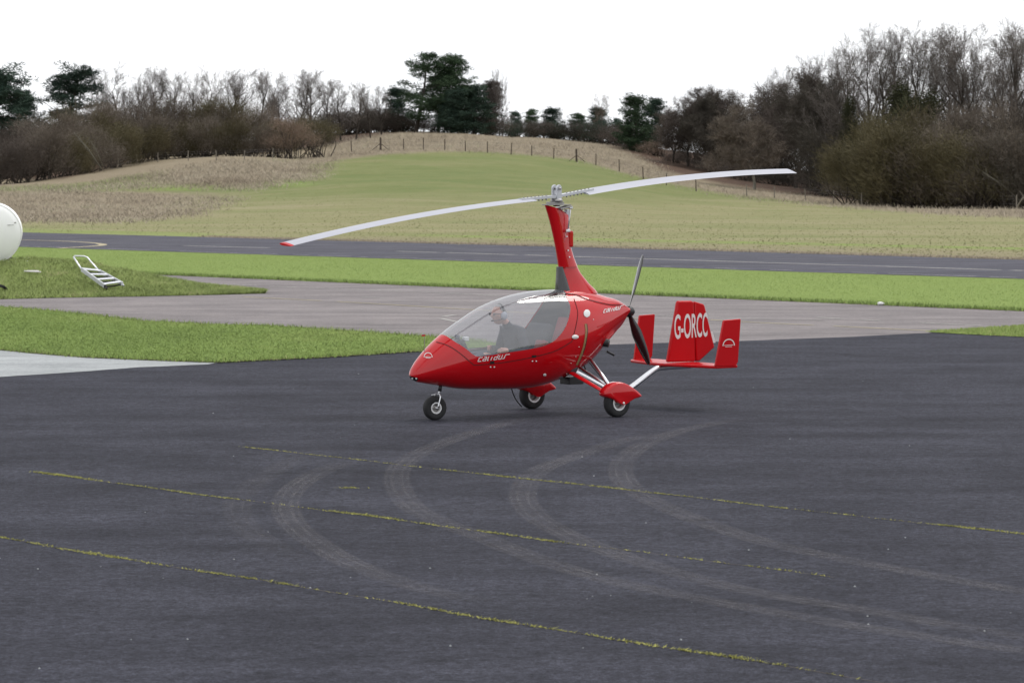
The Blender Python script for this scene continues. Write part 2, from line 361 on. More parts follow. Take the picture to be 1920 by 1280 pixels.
def terrain_z(X, Y):
    X = np.atleast_1d(np.asarray(X, float)); Y = np.atleast_1d(np.asarray(Y, float))
    Ys = np.clip(Y, 134, 520); px = 960 + FPX * X / np.maximum(Y, 134)
    py = terrain_px(px, Ys)
    d = FPX * math.cos(PITCH) + (py - 640) * -math.sin(PITCH) * -1 * -1     # forward component of the sight line
    dy = FWD[1] * FPX + UPV[1] * (640 - py); dz = FWD[2] * FPX + UPV[2] * (640 - py)
    z = CAMH + dz / dy * Ys
    z = z * np.clip((Y - 134) / 25, 0, 1) ** 1.0
    wob = .12 * np.sin(X * .23 + 1.3) * np.sin(Y * .17) + .07 * np.sin(X * .61 + Y * .43)
    return np.where(Y < 134, 0, z + wob * np.clip((Y - 200) / 60, 0, 1))
def tz(x, y): return float(terrain_z(x, y)[0])
def interp(x, pts): return np.interp(x, [p[0] for p in pts], [p[1] for p in pts])
xs = np.concatenate([[-3000, -1500, -700, -400, -260], np.arange(-200, 201, 2.), [260, 400, 700, 1500, 3000]])
ys = np.concatenate([[-1500, -300, -60, 0, 30, 60, 80], np.arange(86, 134, 1.2), np.arange(134, 470, 2.5), np.arange(472, 560, 8.), [600, 700, 900, 1400, 2500, 4500]])
XX, YY = np.meshgrid(xs, ys); Xf, Yf = XX.ravel(), YY.ravel(); Zf = terrain_z(Xf, Yf)
def sight(X, Y, Z):                 # apparent position of a ground point from the standpoint
    d = np.stack([X, Y, Z - CAMH]); f_ = FWD[1] * d[1] + FWD[2] * d[2]
    return 960 + FPX * X / np.maximum(f_, .1), 640 - FPX * (UPV[1] * d[1] + UPV[2] * d[2]) / np.maximum(f_, .1)
def veg(X, Y, Z):
    px, py = sight(X, Y, Z); px = np.where(Y < 20, 960, px); py = np.where(Y < 20, 900, py)
    v = X * .772 + Y * .635
    sm = lambda a, b_, x: np.clip((x - a) / (b_ - a), 0, 1)
    lawn = 1 - sm(69, 72, v)
    lawn = np.where(Y < 90, 1, lawn)
    lawn = np.maximum(lawn, .8 * np.exp(-((v - 99.0) / 1.8) ** 2) * sm(500, 900, px) + .55 * np.exp(-((v - 91) / 4.5) ** 4) * sm(560, 380, px))
    top = interp(px, [(-300, 350), (0, 350), (150, 345), (300, 320), (420, 318), (560, 312), (640, 300), (720, 290), (820, 284), (900, 284), (1000, 291), (1090, 300), (1160, 322), (1250, 342), (1350, 362), (1450, 372), (1560, 384), (1700, 398), (1920, 408), (2300, 408)])
    dry = sm(6, -6, py - top)
    lf = .8 * sm(352, 362, py) * sm(424, 406, py) * sm(520, 280, px + (py - 385) * 1.5)
    bankf = np.exp(-(((px - 440) / 175) ** 4 + ((py - 325) / 32) ** 4))
    dry = np.maximum.reduce([dry, lf, bankf * .9])
    dry = np.maximum(dry, .5 * np.exp(-((v - 90.5) / 6.0) ** 6) * sm(430, 700, px))
    gr = np.exp(-(((px - 330) / 95) ** 2 + ((py - 352) / 7) ** 2)) + np.exp(-(((px - 545) / 60) ** 2 + ((py - 345) / 9) ** 2))
    lawn = np.maximum(lawn, .62 * gr); dry = dry * (1 - np.clip(gr, 0, 1))
    litb = interp(px, [(-300, 338), (0, 338), (120, 336), (220, 312), (300, 292), (520, 286), (620, 272), (700, 256), (800, 240), (1000, 240), (1100, 262), (1170, 283), (1250, 322), (1350, 345), (1450, 360), (1550, 372), (1620, 383), (1750, 388), (1920, 392)])
    lit = sm(6, -8, py - litb)
    hill = sm(405, 350, py) * .9
    far = Y > 140
    return np.where(Y < 134, lawn, lawn * 1.0), np.where(far, dry, np.where(Y > 100, dry * (v > 84), 0)), np.where(far, lit, 0), np.where(far, hill, 0)
la, dr, li, hi = veg(Xf, Yf, Zf)
ny, nx = XX.shape; idx = np.arange(ny * nx).reshape(ny, nx)
q = np.stack([idx[:-1, :-1], idx[:-1, 1:], idx[1:, 1:], idx[1:, :-1]], -1).reshape(-1, 4)
Tt = np.concatenate([q[:, [0, 1, 2]], q[:, [0, 2, 3]]])
ground = tri_obj('ground', np.stack([Xf, Yf, Zf], 1), Tt, M['ground'], attr=dict(lawn=la, dry=dr, litter=li, hill=hi), smooth=True)
tag(ground, 'airfield grass rising to a low hill behind the runway', kind='structure')

def ragged(poly, amp=.05, step=.35, seed=1, closed=True):
    r = random.Random(seed); out = []; n = len(poly)
    for i in range(n if closed else n - 1):
        a, b_ = np.array(poly[i]), np.array(poly[(i + 1) % n]); L_ = np.linalg.norm(b_ - a); k = int(min(max(1, L_ / step), 400))
        for j in range(k):
            p = a + (b_ - a) * j / k; out.append((p[0] + r.uniform(-amp, amp), p[1] + r.uniform(-amp, amp)))
    if not closed: out.append(poly[-1])
    return out
def sheet(name, poly, z, mat, kind='structure', label=None, parent=None, drop=.0):
    bm = bmesh.new(); vs = [bm.verts.new((x, y, z)) for x, y in poly]; f = bm.faces.new(vs)
    f.normal_update()
    if f.normal.z < 0: f.normal_flip()
    bmesh.ops.triangulate(bm, faces=bm.faces)
    me = bpy.data.meshes.new(name); bm.to_mesh(me); bm.free(); me.materials.append(mat)
    o = bpy.data.objects.new(name, me); COL.objects.link(o)
    if parent: o.parent = parent
    if kind: o['kind'] = kind
    if label: o['label'] = label
    return o
RD = np.array([-5100, 6200]) / math.hypot(5100, 6200); RN = np.array([.7723, .6353])
def along(v, u): return tuple(RN * v + RD * u)
runway_poly = [along(69.9, -140), along(69.9, 330), along(87.5, 330), along(87.8, 130), along(86.6, 90), along(85.0, 60), along(85.0, -140)]
runway = sheet('runway', ragged(runway_poly, .10, .6, 3), .006, M['runway'], label='dark tarmac runway crossing below the hill')
taxi_poly = [along(53.3, -120), along(53.3, 160)] + [(-160, 20), (-160, -60), (160, -60), (160, -20)]
taxi = sheet('taxiway', ragged(taxi_poly, .06, .5, 4), .005, M['taxi'], label='pale worn tarmac taxiway between the grass strips')
apron_poly = [(-60, -40), (-60, 38)] + GX([(-700, 790), (0, 707), (144, 698), (260, 689), (390, 683), (600, 672), (768, 661), (870, 656), (1000, 651), (1230, 644), (1387, 640), (1600, 632), (1713, 626), (1920, 620), (2400, 600)]) + [(60, 60), (60, -40)]
apron = sheet('apron', ragged(apron_poly, .02, .5, 5), .010, M['apron'], label='dark tarmac apron in the foreground')
conc_poly = GX([(-700, 640), (0, 655), (72, 662), (173, 670), (289, 676), (410, 681), (388, 684.5), (260, 690), (144, 699), (0, 708), (-700, 790)])
conc = sheet('concrete_path', ragged(conc_poly, .03, .3, 6), .014, M['concrete'], label='pale concrete path running out at the left')

# painted markings (children of the paving they lie on)
def strip(name, pts, width, z, mat, parent, gaps=0, seed=0, broken=0):
    r = random.Random(seed); P_ = [np.array(p[:2]) for p in pts]; V = []; Fs = []
    dense = []
    for a, b_ in zip(P_[:-1], P_[1:]):
        k = max(1, int(np.linalg.norm(b_ - a) / .5)); dense += [a + (b_ - a) * j / k for j in range(k)]
    dense.append(P_[-1])
    for i in range(len(dense)):
        d = dense[min(i + 1, len(dense) - 1)] - dense[max(i - 1, 0)]; d = d / (np.linalg.norm(d) + 1e-9); n_ = np.array([-d[1], d[0]])
        wj = width * r.uniform(.75, 1.1) / 2
        V += [(*(dense[i] + n_ * wj), z), (*(dense[i] - n_ * wj), z)]
    for i in range(len(dense) - 1):
        if r.random() < broken: continue
        Fs.append((2 * i, 2 * i + 1, 2 * i + 3, 2 * i + 2))
    return mesh_obj(name, V, Fs, mat, parent)
for k, (a, b_) in enumerate([((345, 461), (505, 465.2)), ((730, 471.2), (1035, 480)), ((1075, 481.5), (1920, 508))]):
    A, B = G(*a), G(*b_); strip('centre_line', [A, B], .30, .012, M['paint_white'], runway, seed=k, broken=.06)
strip('edge_line', [along(70.6, -90), along(70.6, 140)], .13, .012, M['paint_white'], runway, seed=9, broken=.35)
strip('lead_off_line', [G(*p) for p in catmull([(40, 450), (130, 453), (176, 456), (193, 459), (180, 461.5), (110, 466)], 5)], .35, .012, M['paint_yellow'], runway, seed=4)
for k, (pts, wd, br, mt) in enumerate([([(304, 528), (415, 533), (578, 540), (800, 548), (1040, 560)], .10, .15, 'paint_white'), ([(456, 557), (575, 563), (689, 569), (850, 579), (1000, 588), (1240, 600)], .12, .1, 'paint_yellow'),
        ([(1330, 600), (1413, 605), (1563, 612), (1747, 621)], .12, .05, 'paint_yellow'), ([(1533, 596), (1580, 598.5), (1763, 607.5), (1840, 611)], .13, .4, 'paint_white'), ([(1190, 590), (1280, 594), (1420, 598), (1540, 600)], .07, .4, 'paint_white'),
        ([(640, 556), (720, 559)], .10, .3, 'paint_white'), ([(827, 598), (862, 605)], .12, 0, 'paint_white'), ([(832, 594), (853, 591)], .12, 0, 'paint_white')]):
    strip('worn_line', [G(*p) for p in pts], wd, .011, M[mt], taxi, seed=20 + k, broken=br)
# curved tyre marks on the apron
TY = [[(665, 862), (600, 887), (555, 915), (537, 940), (540, 970), (565, 1000), (600, 1025), (650, 1055), (725, 1085), (800, 1108), (900, 1130)],
      [(1000, 782), (950, 795), (850, 825), (780, 855), (750, 880), (745, 910), (770, 950), (825, 980), (900, 1008), (960, 1033), (1035, 1060), (1160, 1095), (1310, 1125), (1460, 1152), (1610, 1178), (1910, 1222), (2100, 1245)],
      [(1250, 812), (1175, 827), (1085, 855), (1010, 885), (980, 925), (990, 955), (1025, 985), (1110, 1025), (1260, 1075), (1410, 1112), (1610, 1145), (1810, 1180), (2000, 1210)],
      [(1400, 788), (1345, 795), (1270, 812), (1200, 840), (1165, 875), (1175, 910), (1220, 940), (1300, 975), (1410, 1012), (1535, 1042), (1710, 1075), (1910, 1110), (2100, 1135)],
      [(600, 840), (540, 870), (470, 915), (445, 950), (455, 985), (500, 1020), (580, 1060)]]
for k, path in enumerate(TY):
    P_ = [np.array(G(*p)[:2]) for p in catmull(path, 8)]; V = []; Fs = []; fade = []; n = len(P_)
    for i in range(n):
        d = P_[min(i + 1, n - 1)] - P_[max(i - 1, 0)]; d /= np.linalg.norm(d); nn = np.array([-d[1], d[0]])
        e = min(1, i / 10, (n - 1 - i) / 10) * (.28 if k == 4 else .58)
        for j, (off, wt) in enumerate([(-.14, 0), (-.105, .7), (-.075, .35), (-.05, 1), (-.02, .5), (.02, .5), (.05, 1), (.075, .35), (.105, .7), (.14, 0)]):
            V.append((*(P_[i] + nn * off), .0135 + .0006 * k)); fade.append(e * wt)
    for i in range(n - 1):
        for j in range(9): a = i * 10 + j; Fs.append((a, a + 1, a + 11, a + 10))
    o = mesh_obj('tyre_mark', V, Fs, M['tyre_dust'], apron)
    at = o.data.attributes.new('fade', 'FLOAT', 'POINT'); at.data.foreach_set('value', fade)

# ------------------------------------------------------------------ blades of grass
def blades(name, P3, h, wd, mat, label, hvar=.5, lean=.5, seed=1, tint=None, cat=None):
    r = np.random.default_rng(seed); n = len(P3); P3 = np.asarray(P3, float)
    a = r.uniform(0, 2 * np.pi, n); hh = h * (1 + hvar * r.uniform(-1, 1, n)); ww = wd * r.uniform(.6, 1.4, n) / 2
    ux, uy = np.cos(a), np.sin(a); lx, ly = r.normal(0, lean, n) * hh, r.normal(0, lean, n) * hh
    V = np.empty((n, 3, 3)); V[:, 0] = P3; V[:, 1] = P3; V[:, 2] = P3
    V[:, 0, 0] -= ux * ww; V[:, 0, 1] -= uy * ww; V[:, 1, 0] += ux * ww; V[:, 1, 1] += uy * ww
    V[:, 2, 0] += lx; V[:, 2, 1] += ly; V[:, 2, 2] += hh
    tn = np.clip(r.normal(.45, .22, n), 0, 1) if tint is None else tint
    fn_ = np.cross(V[:, 1] - V[:, 0], V[:, 2] - V[:, 0]); fn_ /= np.linalg.norm(fn_, axis=1, keepdims=True) + 1e-12
    flip = fn_[:, 1] > 0; V[flip] = V[flip][:, [1, 0, 2]]; fn_[flip] *= -1          # outer face towards the open side of the field
    o = tri_obj(name, V.reshape(-1, 3), np.arange(3 * n).reshape(-1, 3), mat, attr=dict(tint=np.repeat(tn, 3)), smooth=True)
    nn_ = fn_ * .35 + np.array([0, 0, 1.]); nn_ /= np.linalg.norm(nn_, axis=1, keepdims=True)
    o.data.normals_split_custom_set(np.repeat(nn_, 3, 0).tolist())
    return tag(o, label, cat, kind='stuff')
def inside(P2, poly):
    x, y = P2[:, 0], P2[:, 1]; res = np.zeros(len(P2), bool); n = len(poly)
    for i in range(n):
        x1, y1 = poly[i]; x2, y2 = poly[(i + 1) % n]
        c_ = ((y1 > y) != (y2 > y)) & (x < (x2 - x1) * (y - y1) / (y2 - y1 + 1e-12) + x1); res ^= c_
    return res
def scatter(poly, density, seed):
    r = np.random.default_rng(seed); A = np.array(poly); lo, hi_ = A.min(0), A.max(0)
    n = int(density * np.prod(hi_ - lo)); P2 = r.uniform(lo, hi_, (n, 2)); return P2[inside(P2, poly)]
def clump_noise(P2, sc, seed):
    r = np.random.default_rng(seed); o = np.zeros(len(P2))
    for k in range(6):
        a = r.uniform(0, 6.28); f = sc * r.uniform(.5, 2); o += np.sin((P2[:, 0] * np.cos(a) + P2[:, 1] * np.sin(a)) * f + r.uniform(0, 6.28))
    return o / 3
def along_edge(pts, density, spread, seed):
    r = np.random.default_rng(seed); out_ = []
    for a, b_ in zip(pts[:-1], pts[1:]):
        a, b_ = np.array(a), np.array(b_); k = int(np.linalg.norm(b_ - a) * density)
        out_.append(a + (b_ - a) * r.uniform(0, 1, (k, 1)) + r.normal(0, spread, (k, 2)))
    return np.concatenate(out_)
z3 = lambda P2, z=0.: np.column_stack([P2, np.full(len(P2), z)])
# verge at the left of the apron
verge_top = [(-700, 535), (0, 577), (87, 584), (173, 593), (260, 603), (376, 609), (500, 612), (620, 620), (720, 627), (820, 634), (950, 648)]
verge_bot = [(870, 656), (768, 661), (600, 672), (400, 681), (289, 677), (173, 672), (72, 664), (0, 657), (-700, 642)]
verge_poly = GX(verge_top + verge_bot)
verge = sheet('grass_verge', ragged(verge_poly, .06, .3, 8), .022, M['verge'], label='bright mown grass verge beside the apron')
M['soil'] = pbr('edge_soil', (.115, .10, .06), .95, var=.5, vscale=6, spec=.1)
strip('soil_edge', [G(*p) for p in verge_bot[:-1]], .20, .0235, M['soil'], verge, seed=51); strip('soil_edge', [G(*p) for p in verge_top[1:]], .14, .0235, M['soil'], verge, seed=52)
strip('soil_edge', [along(53.36, -60), along(53.36, 110)], .34, .0115, M['soil'], ground, seed=53, broken=.12); strip('soil_edge', [along(85.15, -60), along(85.1, 58), along(86.7, 90), along(87.9, 130)], .4, .0115, M['soil'], ground, seed=54, broken=.1)
P2 = scatter(GX([(-150, 566), (0, 577)] + verge_top[2:] + verge_bot[:-1] + [(-150, 652)]), 1100, 11)
tn = np.clip(.5 + .13 * clump_noise(P2, 1.2, 3) + .08 * clump_noise(P2, 5, 6) + rng.normal(0, .06, len(P2)), 0, .92)
blades('verge_grass', z3(P2, .02), .022, .013, M['lawn_blade'], 'short bright green grass on the verge left of the gyroplane', lean=1.1, seed=2, tint=tn, cat='grass')
P2 = np.concatenate([along_edge(GX(verge_bot[:-1][::-1])[::-1], 260, .07, 12), along_edge(GX(verge_top[1:]), 120, .05, 13)])
tn = np.clip(rng.normal(.4, .3, len(P2)), 0, 1)
blades('verge_edge_grass', z3(P2, .015), .06, .014, M['lawn_blade'], 'longer ragged grass fringe along the verge edges', seed=3, tint=tn, cat='grass')
# strip between taxiway and runway
strip_poly = [along(53.4, -45), along(53.4, 95), along(69.8, 130), along(69.8, -45)]
P2 = scatter(strip_poly, 130, 14); px, py = sight(P2[:, 0], P2[:, 1], np.zeros(len(P2))); P2 = P2[(px > -60) & (px < 1980)]
tn = np.clip(.52 + .10 * clump_noise(P2, .5, 9) + rng.normal(0, .05, len(P2)), 0, 1)
blades('strip_grass', z3(P2), .011, .018, M['lawn_blade'], 'mown green grass strip between taxiway and runway', lean=1.2, seed=4, tint=tn, cat='grass')
P2 = along_edge([along(53.45, -40), along(53.45, 95)], 330, .12, 15)
blades('strip_edge_grass', z3(P2), .08, .022, M['lawn_blade'], 'rough darker grass fringe where the strip meets the taxiway', seed=5, tint=np.clip(rng.normal(.25, .25, len(P2)), 0, 1), cat='grass')
P2 = along_edge([along(85.3, -40), along(85.3, 60), along(86.9, 90), along(88.1, 130)], 200, .3, 16)
blades('runway_edge_grass', z3(P2), .08, .03, M['dry_blade'], 'rough pale grass fringe along the far runway edge', seed=6, cat='grass')
# small grass island at the right edge
isl = GX([(1740, 624), (1770, 621.5), (1840, 617), (1920, 611.5), (2300, 590), (2300, 640), (1920, 633), (1830, 629)])
sheet('grass_island', ragged(isl, .05, .3, 9), .020, M['verge'], label='small bright grass island at the right of the taxiway')
P2 = scatter(GX([(1735, 624), (1770, 621), (1840, 616.5), (1990, 607), (1990, 637), (1920, 633.5), (1830, 629.5)]), 900, 17)
blades('island_grass', z3(P2, .018), .035, .015, M['lawn_blade'], 'yellow-green grass on the small island at the right', seed=7, tint=np.clip(rng.normal(.7, .15, len(P2)), 0, 1), cat='grass')
# moss and grass in the joints of the apron
mo = []
for k, (a, b_, seed) in enumerate([((460, 840.5), (1960, 1009), 31), ((60, 887), (1560, 1085), 32), ((-30, 1006), (1720, 1294), 33)]):
    A, B = G(*a)[:2], G(*b_)[:2]; r = np.random.default_rng(seed); L_ = np.linalg.norm(B - A)
    nc = int(L_ * 26); tt = np.sort(r.uniform(0, 1, nc)); dn = np.clip(.30 + .62 * np.sin(tt * L_ * 1.9 + seed) * np.sin(tt * L_ * .83 + 2 * seed) + .35 * np.sin(tt * L_ * 5.3) * np.sin(tt * L_ * 2.9 + seed) + r.normal(0, .2, nc), 0, 1.2)
    if k == 1: dn *= np.where(tt > .75, .6, 1)
    for t_, d_ in zip(tt, dn):
        m_ = int(1.5 + 16 * d_)
        c_ = A + (B - A) * t_ + np.array([.772, .635]) * .022 * (math.sin(t_ * L_ * 1.3 + k) + .6 * math.sin(t_ * L_ * 3.7)) + r.normal(0, .004, 2); u_ = (B - A) / L_
        mo.append(c_ + u_ * r.normal(0, .06, (m_, 1)) + np.array([-u_[1], u_[0]]) * r.normal(0, .006 + .015 * d_, (m_, 1)))
    strip('paving_joint', [A + (B - A) * q_ + np.array([.772, .635]) * .022 * (math.sin(q_ * L_ * 1.3 + k) + .6 * math.sin(q_ * L_ * 3.7)) for q_ in np.linspace(0, 1, 90)], .009, .0122, M['post'], apron, seed=k)
c_ = np.array(G(655, 917)[:2]); mo.append(c_ + rng.normal(0, 1, (60, 2)) * np.array([.06, .03]))
P2 = np.concatenate(mo)
blades('moss', z3(P2, .012), .010, .011, M['moss'], 'yellow-green moss and grass growing in the apron joints', lean=1.2, seed=8, tint=np.clip(rng.normal(.55, .25, len(P2)), 0, 1), cat='moss')
# loose stone chips
mb = []
for k in range(46):
    x, y = rng.uniform(0, 1920), rng.uniform(700, 1270); p = G(x, y); s_ = rng.uniform(.004, .010)
    mb.append((p, s_))
V = []; Fs = []
for p, s_ in mb:
    b0 = len(V); V += [(p[0] + s_, p[1], .012), (p[0] - s_, p[1] + s_ * .5, .012), (p[0] - s_ * .3, p[1] - s_, .012), (p[0], p[1], .012 + s_)]
    Fs += [(b0, b0 + 1, b0 + 3), (b0 + 1, b0 + 2, b0 + 3), (b0 + 2, b0, b0 + 3)]
tag(mesh_obj('stone_chips', V, Fs, M['concrete']), 'tiny pale stone chips scattered on the dark apron', 'gravel', kind='stuff')

# ------------------------------------------------------------------ grassy bank at the left
BK_F = [(-900, 566), (-300, 564), (0, 561.5), (100, 559), (250, 556.5), (400, 553.5), (498, 550.5)]
BK_H = [(-900, .74), (0, .72), (110, .68), (170, .58), (235, .42), (300, .25), (350, .15), (420, .07), (498, .015)]
bx = list(np.arange(-900, 498, 14.)) + [498]; nt_ = 22; V = []
def bank_pt(px_, t_):
    f0 = G(px_, float(interp(px_, BK_F))); wd = float(interp(px_, [(-900, 13), (100, 11), (300, 8), (498, .8)])); Y = f0[1] + wd * t_
    h = float(interp(px_, BK_H)); prof = math.sin(min(1, t_ / .75) * math.pi / 2) ** 1.3 if t_ < .75 else math.cos((t_ - .75) / .25 * math.pi / 2) ** .8
    x = f0[0] * Y / f0[1]
    bump_ = .04 * math.sin(x * 2.1) * math.sin(Y * 1.7 + 1) + .03 * math.sin(x * 5 + Y * 3)
    return (x, Y, .012 + max(0, h * prof * (1 + .0) + bump_ * min(1, h * 3) * min(1, 6 * t_ * (1 - t_))))
for x_ in bx:
    for j in range(nt_ + 1): V.append(bank_pt(x_, j / nt_))
Fs = [(i * (nt_ + 1) + j, (i + 1) * (nt_ + 1) + j, (i + 1) * (nt_ + 1) + j + 1, i * (nt_ + 1) + j + 1) for i in range(len(bx) - 1) for j in range(nt_)]
bank = mesh_obj('grass_bank', V, Fs, M['bank'], smooth=True); tag(bank, 'low rough grass bank at the left of the taxiway', kind='structure')
r = np.random.default_rng(21); PB = []
for k in range(52000):
    px_ = r.uniform(-40, 497); t_ = r.uniform(0, 1) ** 1.2
    PB.append(bank_pt(px_, t_))
PB = np.array(PB); tn = np.clip(.5 + .18 * clump_noise(PB[:, :2], 2.2, 4) + .12 * clump_noise(PB[:, :2], 6, 8) + r.normal(0, .15, len(PB)), 0, 1)
blades('bank_grass', PB, .07, .018, M['bank_blade'], 'rough olive grass covering the low bank', lean=.8, seed=9, tint=tn, cat='grass')

# ================================================================== TREES
def segs_to_mesh(S, k):              # S: rows p0(3) p1(3) r0 r1 -> k-sided tapering tubes (k=2: flat slivers)
    S = np.asarray(S, float); n = len(S); p0, p1, r0, r1 = S[:, :3], S[:, 3:6], S[:, 6], S[:, 7]
    t_ = p1 - p0; t_ /= np.linalg.norm(t_, axis=1, keepdims=True) + 1e-9
    rr = np.random.default_rng(n); a = rr.normal(size=(n, 3)); u = np.cross(t_, a); u /= np.linalg.norm(u, axis=1, keepdims=True) + 1e-9; v = np.cross(t_, u)
    if k == 2:
        V = np.stack([p0 - u * r0[:, None], p0 + u * r0[:, None], p1 + u * r1[:, None], p1 - u * r1[:, None]], 1).reshape(-1, 3)
        b = np.arange(n)[:, None] * 4
        return V, np.concatenate([b + [0, 1, 2], b + [0, 2, 3]])
    V = []
    for p, r_ in ((p0, r0), (p1, r1)):
        for j in range(k):
            q_ = 2 * math.pi * j / k; V.append(p + (u * math.cos(q_) + v * math.sin(q_)) * r_[:, None])
    V = np.stack(V, 1).reshape(-1, 3); b = np.arange(n)[:, None] * 2 * k; T = []
    for j in range(k):
        j2 = (j + 1) % k; T += [b + [j, j2, k + j2], b + [j, k + j2, k + j]]
    return V, np.concatenate(T)
def join(parts):
    V = []; T = []; b = 0
    for v, t_ in parts: V.append(v); T.append(t_ + b); b += len(v)
    return np.concatenate(V), np.concatenate(T)
def grow(rnd, out_, p, d, L_, r_, lev, cfg):
    n = cfg['steps'][lev]; seg = L_ / n; pts = [(p, r_)]
    for i in range(n):
        d = d + Vector((rnd.gauss(0, 1), rnd.gauss(0, 1), rnd.gauss(0, 1))) * cfg['bend'][lev] + Vector((0, 0, cfg['trop'][lev])); d.normalize()
        q_ = p + d * seg; ra = r_ * (1 - .75 * i / n); rb = r_ * (1 - .75 * (i + 1) / n)
        out_[lev].append((*p, *q_, ra, rb)); p = q_; pts.append((p, rb))
        if lev + 1 < len(cfg['steps']):
            f = (i + 1) / n
            if f >= cfg['start'][lev]:
                k = cfg['kids'][lev]; k = int(k) + (rnd.random() < k - int(k))
                for _ in range(k):
                    a = R(cfg['angle'][lev] + rnd.gauss(0, 10)); az = rnd.uniform(0, 2 * math.pi)
                    pe = d.orthogonal().normalized(); pe.rotate(Matrix.Rotation(az, 3, d)); nd = d * math.cos(a) + pe * math.sin(a)
                    grow(rnd, out_, p.copy(), nd, L_ * cfg['ratio'][lev] * rnd.uniform(.65, 1.15) * (1 - cfg['taper'][lev] * f), max(rb * .6, cfg['minr']), lev + 1, cfg)
def bare_tree(seed, H, kind):
    rnd = random.Random(seed)
    C = dict(
      tall=dict(steps=[9, 6, 5, 4, 3], bend=[.07, .10, .14, .18, .25], trop=[.05, .11, .08, .05, .02], start=[.25, .25, .2, .2], kids=[2.2, 1.9, 1.9, 2.0], angle=[42, 38, 40, 42], ratio=[.60, .52, .52, .5], taper=[.45, .3, .25, .2], minr=.009),
      round=dict(steps=[6, 6, 5, 4, 3], bend=[.1, .16, .2, .25, .3], trop=[.02, .05, .04, .02, 0], start=[.3, .25, .2, .2], kids=[3.5, 2.2, 2, 1.8], angle=[48, 44, 45, 45], ratio=[.72, .55, .5, .5], taper=[.35, .3, .3, .2], minr=.013),
      larch=dict(steps=[16, 4, 3], bend=[.015, .1, .2], trop=[.05, .02, .0], start=[.15, .2], kids=[3, 2.5], angle=[80, 45], ratio=[.16, .5], taper=[.7, .3], minr=.012))[kind]
    L0 = {'tall': H * .78, 'round': H * .55, 'larch': H}[kind]
    o = [[] for _ in C['steps']]
    grow(rnd, o, Vector((0, 0, -.3)), Vector((rnd.gauss(0, .03), rnd.gauss(0, .03), 1)).normalized(), L0, H * (.017 if kind != 'larch' else .008), 0, C)
    zmax = max(s_[5] for l in o for s_ in l); sc = H / zmax
    o = [np.array(l) * np.array([sc] * 6 + [1, 1]) for l in o]
    trunk = join([segs_to_mesh(o[0], 7)] + ([segs_to_mesh(o[1], 5)] if len(o) > 3 else []))
    rest = [segs_to_mesh(o[i], 3) for i in range(2 if len(o) > 3 else 1, min(4, len(o)))]
    if len(o) > 4: rest.append(segs_to_mesh(o[4], 2))
    if kind == 'round':                                  # spray of fine twigs along the outer branches
        r = np.random.default_rng(seed); B_ = np.concatenate([o[3], o[4]]); n = 15000; k_ = r.integers(0, len(B_), n); t_ = r.uniform(0, 1, (n, 1))
        p = B_[k_, :3] * (1 - t_) + B_[k_, 3:6] * t_ + r.normal(0, .10, (n, 3)); d = B_[k_, 3:6] - B_[k_, :3]; d /= np.linalg.norm(d, axis=1, keepdims=True) + 1e-9
        d = d + r.normal(0, .6, (n, 3)) + np.array([0, 0, .15]); d /= np.linalg.norm(d, axis=1, keepdims=True)
        rest.append(segs_to_mesh(np.concatenate([p, p + d * r.uniform(.25, .6, (n, 1)), np.full((n, 1), .012), np.full((n, 1), .004)], 1), 2))
    return trunk, join(rest)
def scrub(seed, Wd, H, n=6500, stems=30, open_base=.0):
    r = np.random.default_rng(seed); rx = Wd / 2
    nc = 26; a = r.uniform(0, 2 * np.pi, nc); q_ = np.sqrt(r.uniform(0, 1, nc)); hc = r.uniform(.22 + open_base, .86, nc)
    shape = np.sqrt(np.clip(1 - ((hc - .42) / .62) ** 2, .05, 1))
    cc = np.stack([np.cos(a) * q_ * rx * shape, np.sin(a) * q_ * rx * shape, hc * H], 1)
    k = r.integers(0, nc, n); sg = np.array([Wd * .10, Wd * .10, H * .10])
    p = cc[k] + r.normal(size=(n, 3)) * sg; p[:, 2] = np.abs(p[:, 2])
    d = np.stack([p[:, 0] / rx, p[:, 1] / rx, np.full(n, .75)], 1) + r.normal(size=(n, 3)) * .55; d /= np.linalg.norm(d, axis=1, keepdims=True)
    L_ = r.uniform(.35, 1.0, n) * H * .10
    S = np.concatenate([p, p + d * L_[:, None], r.uniform(.010, .020, n)[:, None], np.full((n, 1), .004)], 1)
    mid = segs_to_mesh(S, 2)
    st = []
    for i in range(stems):
        tgt = cc[r.integers(0, nc)] + r.normal(size=3) * .3; b0 = np.array([r.normal(0, rx * .28), r.normal(0, rx * .28), -.2]); m_ = (b0 + tgt) / 2 + r.normal(size=3) * .3
        st += [(*b0, *m_, .07, .05), (*m_, *tgt, .05, .015)]
    return segs_to_mesh(np.array(st), 4), mid
